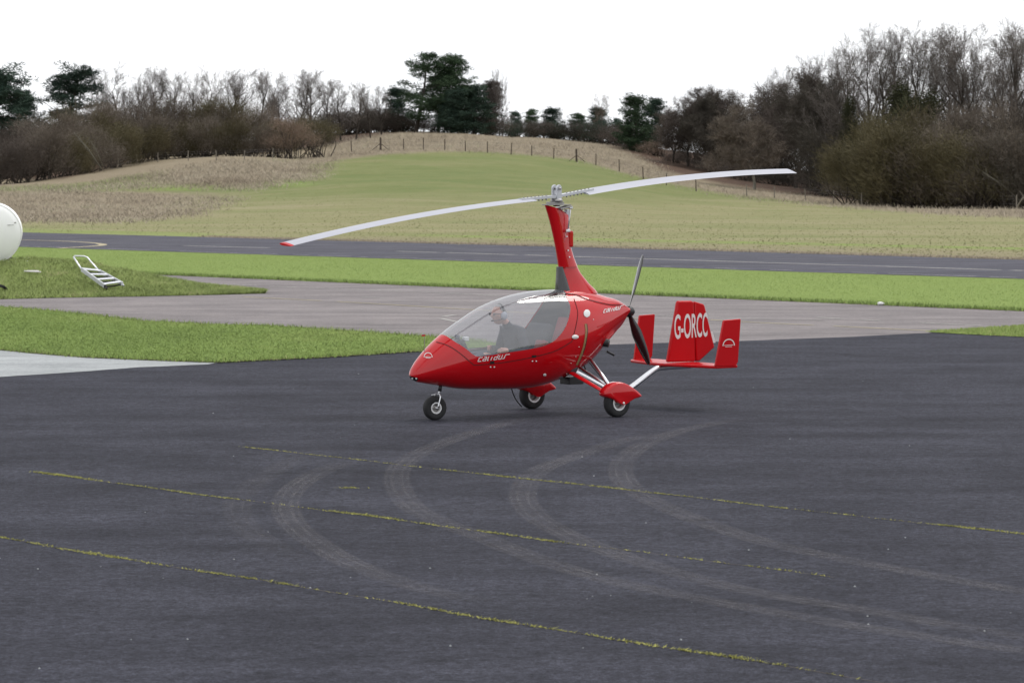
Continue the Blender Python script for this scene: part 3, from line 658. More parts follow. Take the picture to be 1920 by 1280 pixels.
def pine(seed, H, crown_w, base=.35, dens=1.0, flat=.45):
    rnd = random.Random(seed); r = np.random.default_rng(seed); o = [[], []]; cl = []
    n = 12; p = Vector((0, 0, -.3)); d = Vector((rnd.gauss(0, .04), rnd.gauss(0, .04), 1)).normalized(); r0 = H * .02
    for i in range(n):
        d = (d + Vector((rnd.gauss(0, .05), rnd.gauss(0, .05), .05))).normalized(); q_ = p + d * (H * .97 / n)
        o[0].append((*p, *q_, r0 * (1 - .85 * i / n), r0 * (1 - .85 * (i + 1) / n))); f = (i + 1) / n
        if f > base:
            for _ in range(int(5.2 * dens) + (rnd.random() < .5)):
                g = (f - base) / (1 - base); rad = crown_w / 2 * (1 - .8 * g) ** .65 * (.6 + .4 * min(1, g * 3)) * rnd.uniform(.5, 1.12)
                az = rnd.uniform(0, 6.283); e = p.lerp(q_, rnd.random()); tip = e + Vector((math.cos(az) * rad, math.sin(az) * rad, rad * rnd.uniform(.05, .55)))
                mid_ = e.lerp(tip, .5) + Vector((0, 0, -.08 * rad)); o[1] += [(*e, *mid_, .06, .04), (*mid_, *tip, .04, .015)]
                for q2 in range(rnd.randint(4, 7)):
                    cl.append(tuple(e.lerp(tip, rnd.uniform(.35, 1.05)) + Vector((rnd.gauss(0, .3), rnd.gauss(0, .3), rnd.gauss(.08, .2)))))
        p = q_
    cl.append(tuple(p)); cl = np.array(cl); m_ = 46; nn = len(cl) * m_
    sz = r.uniform(.28, .62, len(cl)); off = r.normal(size=(nn, 3)); off /= np.linalg.norm(off, axis=1, keepdims=True); off *= (r.uniform(.2, 1, nn) ** .5)[:, None] * np.repeat(sz, m_)[:, None] * np.array([1, 1, flat * 1.3])
    c_ = np.repeat(cl, m_, 0) + off; d_ = off + r.normal(size=(nn, 3)) * .25 + np.array([0, 0, .12]); d_ /= np.linalg.norm(d_, axis=1, keepdims=True)
    S = np.concatenate([c_, c_ + d_ * r.uniform(.16, .34, (nn, 1)), np.full((nn, 1), .035), np.full((nn, 1), .008)], 1)
    return join([segs_to_mesh(np.array(o[0]), 7), segs_to_mesh(np.array(o[1]), 3)]), segs_to_mesh(S, 2)
def ivy_tree(seed, H, Wd):           # trunk smothered in ivy: dark, leafy column
    r = np.random.default_rng(seed); nc = 40; hc = r.uniform(.12, .97, nc); a = r.uniform(0, 6.283, nc); q_ = np.sqrt(r.uniform(0, 1, nc)) * Wd / 2 * np.sin(np.clip(hc * .8 + .2, 0, 1) * np.pi) ** .5
    cc = np.stack([np.cos(a) * q_, np.sin(a) * q_, hc * H], 1); n = 9000; k = r.integers(0, nc, n)
    p = cc[k] + r.normal(size=(n, 3)) * np.array([Wd * .09, Wd * .09, H * .045]); d = r.normal(size=(n, 3)); d /= np.linalg.norm(d, axis=1, keepdims=True)
    S = np.concatenate([p, p + d * .16, np.full((n, 1), .07), np.full((n, 1), .03)], 1)
    st = [(0, 0, -.3, 0, 0, H * .9, .25, .06)] + [(0, 0, c[2] * .6, *c, .06, .02) for c in cc]
    return segs_to_mesh(np.array(st), 5), segs_to_mesh(S, 2)
PROTO = {}
def proto(key, gen, h):              # (trunk mesh data, crown mesh data, own height)
    (tv, tt), (cv, ct) = gen
    def me(nm, V, T):
        o = tri_obj(nm, V, T, M['bark']); d = o.data; bpy.data.objects.remove(o); return d
    PROTO[key] = (me('trunk_' + key, tv, tt), me('crown_' + key, cv, ct), h)
for s_ in range(5): proto('tall%d' % s_, bare_tree(100 + s_, 14, 'tall'), 14)
for s_ in range(4): proto('round%d' % s_, bare_tree(200 + s_, 9, 'round'), 9)
for s_ in range(5): proto('scrub%d' % s_, scrub(400 + s_, 6.5, 6, 12000), 6)
for s_ in range(3): proto('low%d' % s_, scrub(430 + s_, 6, 2.6, 8000, 20), 2.6)
for s_ in range(2): proto('thorn%d' % s_, scrub(450 + s_, 6, 5, 6000, 26, .18), 5)
proto('pine_open', pine(500, 10, 6.5, .2, .75), 10); proto('pine_dense', pine(501, 10, 6.2, .12, 1.7), 10)
proto('pine_dense2', pine(504, 10, 6.6, .28, 1.25), 10); proto('pine_small', pine(502, 8, 5.6, .08, 1.1), 8); proto('pine_small2', pine(503, 8, 5.0, .12, .9), 8)
for s_ in range(2): proto('ivy%d' % s_, ivy_tree(600 + s_, 12, 4.5), 12)
MATC = {}
def recol(me, mat):                  # same shape, other bark / twig colour
    k = (me.name, mat.name)
    if k not in MATC:
        c_ = me.copy(); c_.materials[0] = mat; MATC[k] = c_
    return MATC[k]
trnd = random.Random(77)
def plant(name, key, px, Y, top, label, cat, group, bark_m, twig_m, wscale=1.0, base=None, rz=None):
    """stand a tree on the terrain at bearing px and depth Y, tall enough that its tip shows at height top"""
    X = (px - 960) / FPX * Y * (FWD[1] + UPV[1] * 300 / FPX); z0 = tz(X, Y) if base is None else base
    tip = AT(px, top, Y)[2]; h = max(1.0, tip - z0)
    tm, cm, ph = PROTO[key]; s_ = h / ph
    o = empty(name, (X, Y, z0 - .05), trnd.uniform(0, 6.283) if rz is None else rz); o.scale = (s_ * wscale, s_ * wscale, s_)
    tag(o, label, cat, group)
    for nm, me, mt in (('trunk', tm, bark_m), ('crown', cm, twig_m)):
        ch = bpy.data.objects.new(nm, recol(me, M[mt])); COL.objects.link(ch); ch.parent = o
    return o
ORD = ['first', 'second', 'third', 'fourth', 'fifth', 'sixth', 'seventh', 'eighth', 'ninth', 'tenth', 'eleventh', 'twelfth', 'thirteenth', 'fourteenth', 'fifteenth', 'sixteenth', 'seventeenth', 'eighteenth', 'nineteenth', 'twentieth',
       'twenty-first', 'twenty-second', 'twenty-third', 'twenty-fourth', 'twenty-fifth', 'twenty-sixth', 'twenty-seventh', 'twenty-eighth', 'twenty-ninth', 'thirtieth']
# pines
plant('pine_tree', 'pine_dense2', -14, 372, 122, 'dark pine tree cut by the left edge of the view', 'tree', None, 'bark_dark', 'needle_blue', 1.5, rz=.5)
plant('pine_tree', 'pine_dense2', 112, 378, 118, 'dark round-topped pine standing above the thicket at the left', 'tree', None, 'bark_dark', 'needle_blue', 1.35, rz=2)
plant('pine_tree', 'pine_dense2', 62, 384, 165, 'lower sparse pine between the two dark pines at the left', 'tree', None, 'bark_dark', 'needle_blue', 1.1, rz=4)
plant('pine_tree', 'pine_open', 780, 425, 98, 'tall open-crowned pine on the hilltop with sky showing through', 'tree', None, 'bark_dark', 'needle', 1.5, rz=1)
plant('pine_tree', 'pine_dense', 866, 428, 102, 'tall dense dark green pine on the hilltop beside the open-crowned pine', 'tree', None, 'bark_dark', 'needle', 1.35, rz=2.2)
plant('pine_tree', 'pine_dense2', 822, 436, 128, 'pine filling the gap between the two tall hilltop pines', 'tree', None, 'bark_dark', 'needle', 1.3, rz=3)
plant('pine_tree', 'pine_small', 752, 432, 165, 'lower bushy pine at the left foot of the open-crowned hilltop pine', 'tree', None, 'bark_dark', 'needle_blue', 1.5, rz=1.2)
plant('pine_tree', 'pine_small', 846, 424, 168, 'lower bushy pine between the trunks of the tall hilltop pines', 'tree', None, 'bark_dark', 'needle_blue', 1.7, rz=2.6)
plant('pine_tree', 'pine_small2', 888, 426, 160, 'lower bushy pine at the right foot of the dense hilltop pine', 'tree', None, 'bark_dark', 'needle_blue', 1.7, rz=.4)
plant('pine_tree', 'pine_dense', 908, 440, 150, 'brownish ragged conifer at the right of the hilltop pines', 'tree', None, 'bark_dark', 'twig_red', 1.15, rz=5)
plant('pine_tree', 'pine_small', 1198, 432, 180, 'dark green pine at the left end of the right-hand wood', 'tree', None, 'bark_dark', 'needle', 1.35, rz=1)
plant('pine_tree', 'pine_dense', 1228, 440, 183, 'dark green pine half hidden behind the round brown tree', 'tree', None, 'bark_dark', 'needle_blue', 1.2, rz=3)
for i, (px_, top, Y, k, ws, mt) in enumerate([(966, 209, 455, 'pine_small', 1.24, 'needle_blue'), (997, 204, 460, 'pine_small2', 1.32, 'needle'), (1037, 203, 462, 'pine_small', 1.63, 'needle_blue'), (1083, 212, 460, 'pine_small2', 1.78, 'needle'), (1128, 202, 462, 'pine_small', 1.47, 'needle_blue'), (1158, 222, 462, 'pine_small2', 1.40, 'needle_blue')]):
    plant('young_pine', k, px_, Y, top, '%s small pine from the left along the low skyline right of the rotor mast' % ORD[i], 'tree', 'small pines on the low skyline', 'bark_dark', mt, ws)
plant('larch_tree', 'tall3', 929, 432, 126, 'left one of two thin bare larches beside the hilltop pines', 'tree', 'bare larches', 'bark', 'twig_grey', .42)
plant('larch_tree', 'tall1', 943, 430, 132, 'right one of two thin bare larches beside the hilltop pines', 'tree', 'bare larches', 'bark', 'twig_grey', .42)
plant('bare_tree', 'tall0', 1122, 458, 174, 'thin bare tree rising behind the small pines on the low skyline', 'tree', None, 'bark', 'twig_pink', .8)
# left skyline row of bare trees
for i, (px_, top) in enumerate([(190, 140), (222, 112), (250, 128), (296, 120), (322, 124), (356, 130), (388, 119), (420, 120), (452, 134), (482, 122), (508, 132), (532, 146), (560, 128), (588, 126), (612, 140), (640, 146), (668, 150), (696, 150), (716, 158)]):
    plant('bare_tree', 'tall%d' % (i % 5), px_, 398 + trnd.uniform(-8, 12), top, '%s bare grey tree from the left in the skyline row behind the left thicket' % ORD[i], 'tree', 'bare trees along the left skyline', 'bark_dark', 'twig_grey', trnd.uniform(.85, 1.1))
# left thicket, back row then front row
i = 0
for (px_, top, Y, mt) in [(10, 232, 352, 'twig_red'), (58, 226, 356, 'twig_brown'), (104, 205, 356, 'twig_brown'), (150, 200, 360, 'twig_olive'), (196, 195, 364, 'twig_brown'), (244, 190, 368, 'twig_brown'), (290, 182, 372, 'twig_red'), (336, 186, 374, 'twig_olive'), (382, 190, 376, 'twig_brown'), (428, 186, 376, 'twig_olive'), (470, 196, 376, 'twig_brown'), (512, 205, 378, 'twig_red'), (552, 212, 380, 'twig_brown'), (592, 212, 384, 'twig_dark')]:
    plant('thicket_bush', 'scrub%d' % (i % 5), px_, Y, top, '%s tall leafless bush from the left in the back row of the left thicket' % ORD[i], 'bush', 'back row of the left thicket', 'bark_dark', mt, trnd.uniform(.95, 1.15)); i += 1
i = 0
for (px_, top, Y, mt) in [(-8, 262, 326, 'twig_red'), (38, 255, 328, 'twig_red'), (84, 242, 330, 'twig_brown'), (128, 250, 332, 'twig_olive'), (172, 236, 338, 'twig_brown'), (216, 228, 344, 'twig_olive'), (262, 226, 350, 'twig_olive'), (306, 222, 354, 'twig_brown'), (350, 224, 356, 'twig_olive'), (394, 220, 356, 'twig_brown'), (436, 218, 356, 'twig_olive'), (476, 226, 356, 'twig_brown'), (512, 230, 358, 'twig_olive')]:
    plant('thicket_bush', 'scrub%d' % ((i + 2) % 5), px_, Y, top, '%s dense leafless bush from the left in the front row of the left thicket' % ORD[i], 'bush', 'front row of the left thicket', 'bark_dark', mt, trnd.uniform(.95, 1.2)); i += 1
plant('hawthorn', 'thorn0', 549, 352, 221, 'left one of two spreading hawthorns with bare stems showing at the fence', 'tree', 'hawthorns at the fence', 'bark_dark', 'twig_pink', .95, rz=1)
plant('hawthorn', 'thorn1', 594, 356, 222, 'right one of two spreading hawthorns with bare stems showing at the fence', 'tree', 'hawthorns at the fence', 'bark_dark', 'twig_olive', 1.0, rz=2)
for i, (px_, top, Y) in enumerate([(622, 210, 418), (638, 204, 422), (654, 207, 424), (670, 202, 426), (686, 206, 428), (702, 203, 430), (718, 207, 430), (734, 206, 430), (752, 211, 430), (772, 214, 430)]):
    plant('hedge_bush', 'low%d' % (i % 3), px_, Y, top, '%s dark leafless bush from the left in the hilltop hedge left of the pines' % ORD[i], 'bush', 'hilltop hedge', 'bark_dark', 'twig_dark' if i % 2 else 'twig_red', .8)
for i, (px_, top, Y) in enumerate([(812, 218, 428), (848, 212, 430), (884, 208, 430), (915, 214, 432), (945, 224, 440), (972, 226, 452), (1000, 224, 454), (1030, 226, 456), (1060, 224, 456), (1092, 226, 456), (1122, 222, 456), (1150, 226, 454), (1178, 232, 446)]):
    plant('underbrush_bush', 'low%d' % ((i + 1) % 3), px_, Y, top, '%s low brown bush from the left under the hilltop pines and small pines' % ORD[i], 'bush', 'low bushes along the crest', 'bark_dark', ['twig_red', 'needle_blue', 'twig_dark'][i % 3], 1.0)
# right-hand wood
plant('round_tree', 'round0', 1289, 410, 156, 'round dense brown leafless tree with straight dark trunk at the left of the wood', 'tree', None, 'bark_dark', 'twig_red', 1.15, rz=0)
plant('round_tree', 'round1', 1262, 414, 178, 'leaning brown leafless tree just left of the round dense one', 'tree', None, 'bark_dark', 'twig_brown', 1.0, rz=2)
plant('round_tree', 'round2', 1330, 404, 172, 'slender leafless tree just right of the round dense one', 'tree', None, 'bark_dark', 'twig_dark', 1.0, rz=4)
plant('round_tree', 'round3', 1366, 412, 160, 'grey-brown leafless tree behind the pale-trunked tree', 'tree', None, 'bark_dark', 'twig_brown', 1.1, rz=1)
plant('pale_trunk_tree', 'round1', 1413, 362, 190, 'olive leafless tree with a pale trunk at the wood edge', 'tree', None, 'bark_pale', 'twig_brown', 1.2, rz=5)
plant('big_brown_tree', 'round2', 1490, 388, 118, 'big reddish-brown leafless tree with thick dark trunk behind the rotor tip', 'tree', None, 'bark_dark', 'twig_red', 1.05, rz=3)
plant('big_brown_tree', 'round0', 1448, 396, 142, 'large brown tree crowding the left side of the biggest brown tree', 'tree', None, 'bark_dark', 'twig_red', 1.0, rz=1)
plant('big_brown_tree', 'round3', 1548, 380, 135, 'large dark tree crowding the right side of the biggest brown tree', 'tree', None, 'bark_dark', 'twig_dark', 1.0, rz=2)
for i, (px_, top, Y) in enumerate([(1420, 150, 425), (1465, 118, 422), (1520, 98, 418), (1550, 84, 414), (1592, 58, 372), (1620, 36, 366), (1652, 40, 360), (1684, 50, 366), (1712, 54, 358), (1742, 34, 362), (1768, 48, 356), (1794, 38, 360), (1820, 34, 352), (1844, 48, 358), (1868, 36, 350), (1892, 28, 354), (1916, 34, 348), (1942, 40, 352)]):
    plant('bare_tree', 'tall%d' % ((i * 2 + 1) % 5), px_, Y, top, '%s tall bare tree from the left in the skyline row of the right-hand wood' % ORD[i], 'tree', 'tall bare trees of the right-hand wood', 'bark_dark', 'twig_grey', trnd.uniform(.75, .95))
for i, (px_, top, Y) in enumerate([(1318, 205, 430), (1358, 200, 428), (1400, 196, 424), (1440, 190, 420), (1484, 186, 418), (1526, 190, 410), (1574, 196, 398)]):
    plant('thicket_bush', 'scrub%d' % (i % 5), px_, Y, top, '%s dark bush from the left deep behind the round trees at right' % ORD[i], 'bush', 'bushes deep in the right-hand wood', 'bark_dark', 'twig_dark', .85)
plant('ivy_tree', 'ivy0', 1692, 348, 162, 'dark ivy-covered tree rising behind the right thicket', 'tree', None, 'bark_dark', 'ivy', 1.15, rz=1)
plant('ivy_tree', 'ivy1', 1738, 350, 172, 'second dark ivy-covered tree, right of the taller one behind the right thicket', 'tree', None, 'bark_dark', 'ivy', .95, rz=2)
plant('ivy_tree', 'ivy1', 1592, 360, 180, 'narrow dark ivy-covered tree in the gap left of the right thicket', 'tree', None, 'bark_dark', 'ivy', .5, rz=3)
i = 0
for (px_, top, Y, mt) in [(1560, 215, 362, 'twig_dark'), (1640, 214, 330, 'twig_olive'), (1690, 196, 330, 'twig_olive'), (1742, 208, 328, 'twig_brown'), (1794, 204, 328, 'twig_brown'), (1846, 214, 326, 'twig_dark'), (1896, 196, 326, 'twig_brown'), (1944, 200, 326, 'twig_dark')]:
    plant('thicket_bush', 'scrub%d' % (i % 5), px_, Y, top, '%s tall bush from the left in the back row of the right thicket' % ORD[i], 'bush', 'back row of the right thicket', 'bark_dark', mt, trnd.uniform(.75, .9)); i += 1
i = 0
for (px_, top, Y, mt) in [(1622, 252, 312, 'twig_olive'), (1664, 238, 310, 'twig_olive'), (1708, 244, 308, 'twig_olive'), (1752, 240, 308, 'twig_brown'), (1796, 246, 306, 'twig_olive'), (1838, 252, 304, 'twig_olive'), (1880, 248, 302, 'twig_brown'), (1924, 244, 302, 'twig_dark')]:
    plant('thicket_bush', 'scrub%d' % ((i + 3) % 5), px_, Y, top, '%s dense olive bush from the left in the front row of the right thicket' % ORD[i], 'bush', 'front row of the right thicket', 'bark_dark', mt, trnd.uniform(.95, 1.15)); i += 1
i = 0
for (px_, top, Y, mt) in [(1195, 256, 436, 'twig_red'), (1232, 262, 428, 'twig_pink'), (1270, 284, 416, 'twig_red'), (1310, 286, 412, 'twig_red'), (1350, 296, 404, 'twig_brown'), (1392, 304, 396, 'twig_red'), (1440, 310, 392, 'twig_dark'), (1478, 316, 396, 'twig_red'), (1530, 322, 384, 'twig_red'), (1568, 328, 370, 'twig_dark'), (1600, 330, 352, 'twig_red')]:
    plant('bramble_bush', 'low%d' % (i % 3), px_, Y, top, '%s low reddish bramble from the left under the trees of the right-hand wood' % ORD[i], 'bush', 'brambles under the right-hand wood', 'bark_dark', mt, 1.1); i += 1
# leaning pale trunks
def leaning(name, a, b_, Y, r0, label, mat='bark_pale'):
    A, B = Vector(AT(*a, Y)), Vector(AT(*b_, Y - 1)); rnd = random.Random(hash(a) % 1000); mid = A.lerp(B, .5) + Vector((0, 0, .12)); o = empty(name, A)
    mb = MB(); mb.tube([(0, 0, -.2), mid - A, B - A], [r0, r0 * .75, r0 * .35], 7); mb.build('trunk', M[mat], o, True)
    mb = MB()
    for k in range(7):
        p = A.lerp(B, .45 + .08 * k) - A; mb.tube([p, p + Vector((rnd.uniform(-1, 1), rnd.uniform(-.5, .5), rnd.uniform(.2, .9)))], [r0 * .35, r0 * .1], 4)
    mb.build('crown', M[mat], o); tag(o, label, 'tree'); return o
leaning('leaning_trunk', (190, 313), (138, 248), 322, .07, 'pale thin trunk leaning left against the left thicket', 'bark_mid')
leaning('leaning_trunk', (193, 308), (168, 262), 323, .05, 'thinner pale stem beside the leaning trunk in the left thicket', 'bark_mid')
leaning('fallen_branch', (1912, 372), (1842, 322), 300, .07, 'grey fallen branch slanting out of the right thicket', 'bark_mid')
leaning('dead_branch', (1907, 384), (1926, 366), 296, .07, 'bleached broken branch at the right edge', 'bark_pale')
# long dry grass on the slopes
def dry_patch(name, poly_px, n, h, label, seed, w_=.05, amp=1.0):
    r = np.random.default_rng(seed); A = np.array(poly_px, float); pts = []
    lo, hi_ = A.min(0), A.max(0); Yg = np.arange(112, 470, 1.5)
    P2 = r.uniform(lo, hi_, (n * 3, 2)); P2 = P2[inside(P2, poly_px)][:n]; P2 = P2 + r.normal(size=P2.shape) * np.array([14., 2.5])
    out_ = []
    for cx in np.arange(lo[0], hi_[0] + 20, 20):       # walk each bearing out to the ground
        sel = P2[(P2[:, 0] >= cx - 10) & (P2[:, 0] < cx + 10)]
        if not len(sel): continue
        Xg = (cx - 960) / FPX * Yg; Zg = terrain_z(Xg, Yg); _, pyg = sight(Xg, Yg, Zg); mono = np.minimum.accumulate(pyg)
        Ys = np.interp(-sel[:, 1], -mono, Yg); Xs = (sel[:, 0] - 960) / FPX * Ys * .998
        out_.append(np.column_stack([Xs, Ys, terrain_z(Xs, Ys)]))
    P3 = np.concatenate(out_); tn = np.clip(.48 + amp * (.2 * clump_noise(P3[:, :2], .25, seed) + .14 * clump_noise(P3[:, :2], .9, seed + 1) + r.normal(0, .14, len(P3))), 0, 1)
    blades(name, P3, h * .55, w_, M['dry_blade'], label, seed=seed, tint=tn, lean=.7, cat='grass')
dry_patch('dry_grass', [(-20, 350), (140, 350), (300, 322), (420, 300), (600, 300), (640, 290), (600, 335), (480, 358), (330, 352), (120, 362)], 16000, .42, 'long dry brown grass on the bank below the left thicket', 41)
dry_patch('dry_grass', [(-20, 352), (300, 365), (460, 372), (380, 402), (250, 418), (-20, 418)], 14000, .34, 'dry brown grass field left of the green slope', 42)
dry_patch('dry_grass', [(600, 296), (640, 262), (720, 248), (800, 247), (960, 257), (1100, 264), (1170, 276), (1260, 330), (1240, 342), (1150, 318), (1080, 299), (960, 288), (820, 283), (700, 290)], 18000, .42, 'pinkish dry grass along the fenced hilltop', 43)
dry_patch('dry_grass', [(1160, 300), (1300, 345), (1450, 362), (1600, 378), (1700, 386), (1960, 388), (1960, 410), (1750, 402), (1560, 388), (1400, 374), (1250, 345)], 15000, .5, 'pale dry grass along the foot of the right-hand wood', 44)

_mk = M['dry_blade']; M['dry_blade'] = M['field_blade']
dry_patch('field_grass', [(-20, 420), (460, 372), (640, 305), (720, 292), (840, 287), (1000, 294), (1090, 306), (1250, 350), (1450, 380), (1700, 404), (1960, 414), (1960, 486), (1400, 468), (900, 456), (500, 446), (-20, 432)], 17000, .07, 'short tufted green and straw grass over the field and slope', 45, .07, .55)
M['dry_blade'] = _mk
# ------------------------------------------------------------------ stock fences
def post_at(px_, py_, Y0=None):
    Yg = np.arange(180, 470, .5); Xg = (px_ - 960) / FPX * Yg; Zg = terrain_z(Xg, Yg); _, pyg = sight(Xg, Yg, Zg); k = np.argmin(np.abs(np.minimum.accumulate(pyg) - py_))
    return Vector((Xg[k], Yg[k], Zg[k]))
def fence(name, posts, label, mat, hgt=1.25, r_=.06, big=()):
    base = [post_at(x, y) for x, y in posts]; o = empty(name, base[0]); tag(o, label, 'fence')
    for k, p in enumerate(base):
        mb = MB(); q_ = p - base[0]; rr = r_ * (2.0 if k in big else 1); lean_ = Vector((trnd.gauss(0, .04), 0, hgt * (1.15 if k in big else trnd.uniform(.9, 1.1))))
        mb.tube([q_ + Vector((0, 0, -.2)), q_ + lean_], [rr, rr * .9], 7)
        if k in big:
            for sx in (-1, 1): mb.tube([q_ + Vector((sx * .95, 0, 0)), q_ + Vector((0, 0, hgt * .62))], [.035, .035], 5)
        mb.build('post', M[mat], o)
    for zz in (.45, .85, 1.1):
        mb = MB(); mb.tube([p - base[0] + Vector((0, 0, zz * hgt / 1.2)) for p in base], .005, 3, False); mb.build('wire', M['wire'], o)
    return o
fence('stock_fence', [(660, 285), (714, 282), (757, 280), (794, 281), (834, 282), (873, 284), (914, 287), (958, 290), (997, 292), (1038, 298), (1081, 304), (1117, 310), (1161, 322), (1206, 336), (1249, 347), (1305, 359)], 'post and wire fence running over the hilltop behind the rotor mast', 'post', big=(1, 10))
fence('stock_fence', [(222, 316), (258, 307), (297, 304), (354, 302), (407, 301), (459, 299), (512, 297), (560, 296)], 'pale post and wire fence along the foot of the left thicket', 'post_pale', 1.0, .05)
fence('stock_fence', [(1400, 369), (1452, 372), (1510, 376), (1562, 381), (1615, 385), (1670, 387), (1725, 389), (1780, 390), (1840, 391), (1905, 392)], 'weathered post fence along the foot of the right thicket', 'post_pale')

# ================================================================== THE GYROPLANE
GO = np.array([.76, 40.28, .010]); GTH = math.atan2(-.579, -.815)
GH = np.array([math.cos(GTH), math.sin(GTH), 0]); GP = np.array([-math.sin(GTH), math.cos(GTH), 0])   # forward, port
def L2(px, py, s=0.):                 # sight line onto the plane a distance s to port of the centre line -> (f, z)
    d = ray(px, py); t_ = (s - np.dot(C0 - GO, GP)) / np.dot(d, GP); q_ = C0 + d * t_; return float(np.dot(q_ - GO, GH)), float(q_[2] - GO[2])
F0 = -.785
K_TOP = [(-.90, 1.23), (-.785, 1.285), (-.719, 1.328), (-.432, 1.417), (-.187, 1.478), (.0, 1.500), (.241, 1.508), (.457, 1.507), (.735, 1.487), (1.05, 1.429), (1.362, 1.328), (1.633, 1.194), (1.941, 1.012), (2.108, .89), (2.245, .768), (2.321, .689), (2.382, .60), (2.404, .545)]
K_BOT = [(-.90, 1.22), (-.785, 1.155), (-.74, 1.075), (-.638, .979), (-.457, .82), (-.253, .64), (-.042, .52), (.216, .425), (.416, .372), (.616, .338), (.877, .326), (1.308, .336), (1.788, .366), (2.018, .407), (2.208, .439), (2.33, .468), (2.382, .497), (2.404, .525)]
K_W = [(-.90, .06), (-.785, .098), (-.72, .118), (-.6, .168), (-.3, .285), (0, .365), (.3, .402), (.6, .412), (1.0, .40), (1.4, .362), (1.8, .292), (2.1, .205), (2.25, .145), (2.34, .095), (2.39, .045), (2.404, .012)]
K_MID = [(-.90, 1.25), (-.785, 1.238), (-.6, 1.185), (-.4, 1.12), (0, .98), (.5, .87), (1.0, .82), (1.6, .73), (2.1, .615), (2.404, .535)]
def sm1(K, x):                        # smooth profile through the stations
    xs_ = np.array([k[0] for k in K]); F = np.array([k[1] for k in K]); return cubic1(xs_, F, np.atleast_1d(np.asarray(x, float)))
def pod_n(f): return np.interp(f, [-.9, -.3, .4, 2.4], [1.6, 1.85, 2.15, 2.0]), np.interp(f, [-.9, -.3, .4, 2.4], [1.3, 1.55, 1.8, 1.8])
_g = np.linspace(-.9, 2.404, 4001); TAB = np.stack([sm1(K_TOP, _g), sm1(K_BOT, _g), sm1(K_W, _g), sm1(K_MID, _g), *pod_n(_g)], 1).tolist()
def pod_half(f, z):                   # half width of the pod at station f, height z
    i_ = min(max((f + .9) / 3.304 * 4000, 0), 3999.0); j_ = int(i_); q_ = i_ - j_; a_, b_ = TAB[j_], TAB[j_ + 1]
    tp_, bt, w_, md, nu, nl = [x + (y - x) * q_ for x, y in zip(a_, b_)]
    u = (z - md) / (tp_ - md) if z > md else (md - z) / (md - bt); n_ = nu if z > md else nl
    return w_ * max(0., 1 - abs(u) ** n_) ** (1 / n_) if abs(u) < 1 else 0.
def PS(px, py, off=.004):             # sight line onto the port flank of the pod
    s = .3
    for _ in range(40):
        f, z = L2(px, py, s); f = min(max(f, F0 + .005), 2.40); s = .6 * s + .4 * pod_half(f, z)
    e = .004; f, z = L2(px, py, s)
    n_ = Vector((-(pod_half(f + e, z) - pod_half(f - e, z)) / (2 * e), 1, -(pod_half(f, z + e) - pod_half(f, z - e)) / (2 * e)))
    n_.x = max(-3, min(3, n_.x)); n_.z = max(-3, min(3, n_.z)); n_.normalize()
    return Vector((f, s, z)) + n_ * off, n_
def FZ(px, py): p, _ = PS(px, py, 0); return (p.x, p.z)
gyro = empty('gyroplane', GO, GTH)
tag(gyro, 'red enclosed two-seat gyroplane with drooping rotor blades on the apron', 'gyroplane')
# --- pod skin as a fine triangulated shell, cut along the glazing and nose-cap outlines
NU_, NV_ = 190, 112
uu = np.linspace(0, 1, NU_); ff = 2.404 - (2.404 - F0) * (.5 - .5 * np.cos(np.pi * uu)) * .35 - (2.404 - F0) * uu * .65
tp_, bt, ww, md = sm1(K_TOP, ff), sm1(K_BOT, ff), sm1(K_W, ff), sm1(K_MID, ff); nu, nl = pod_n(ff)
an = np.linspace(0, 2 * np.pi, NV_, endpoint=False); ca, sa = np.cos(an), np.sin(an)
E2 = np.where(sa[None] >= 0, 2 / nu[:, None], 2 / nl[:, None])
PSx = ww[:, None] * np.sign(ca) * np.abs(ca) ** E2; PZ = md[:, None] + np.where(sa[None] >= 0, (tp_ - md)[:, None], (md - bt)[:, None]) * np.sign(sa) * np.abs(sa) ** E2
PV = np.stack([np.repeat(ff[:, None], NV_, 1), PSx, PZ], -1).reshape(-1, 3)
ii = np.arange(NU_ * NV_).reshape(NU_, NV_); i2 = np.roll(ii, -1, 1)
PT = np.concatenate([np.stack([ii[:-1], i2[:-1], i2[1:]], -1).reshape(-1, 3), np.stack([ii[:-1], i2[1:], ii[1:]], -1).reshape(-1, 3)])
PV = np.concatenate([PV, [[F0 - .004, 0, 1.225]]]); PT = np.concatenate([PT, np.stack([ii[-1], np.roll(ii[-1], -1), np.full(NV_, len(PV) - 1)], -1)])     # close the stern
def sdf_poly(Q, poly):                # negative inside
    poly = np.array(poly); d = np.full(len(Q), 1e9)
    for a, b_ in zip(poly, np.roll(poly, -1, 0)):
        ab = b_ - a; t_ = np.clip(((Q - a) @ ab) / (ab @ ab + 1e-12), 0, 1); d = np.minimum(d, np.linalg.norm(Q - a - t_[:, None] * ab, axis=1))
    return np.where(inside(Q, [tuple(p) for p in poly]), -d, d)
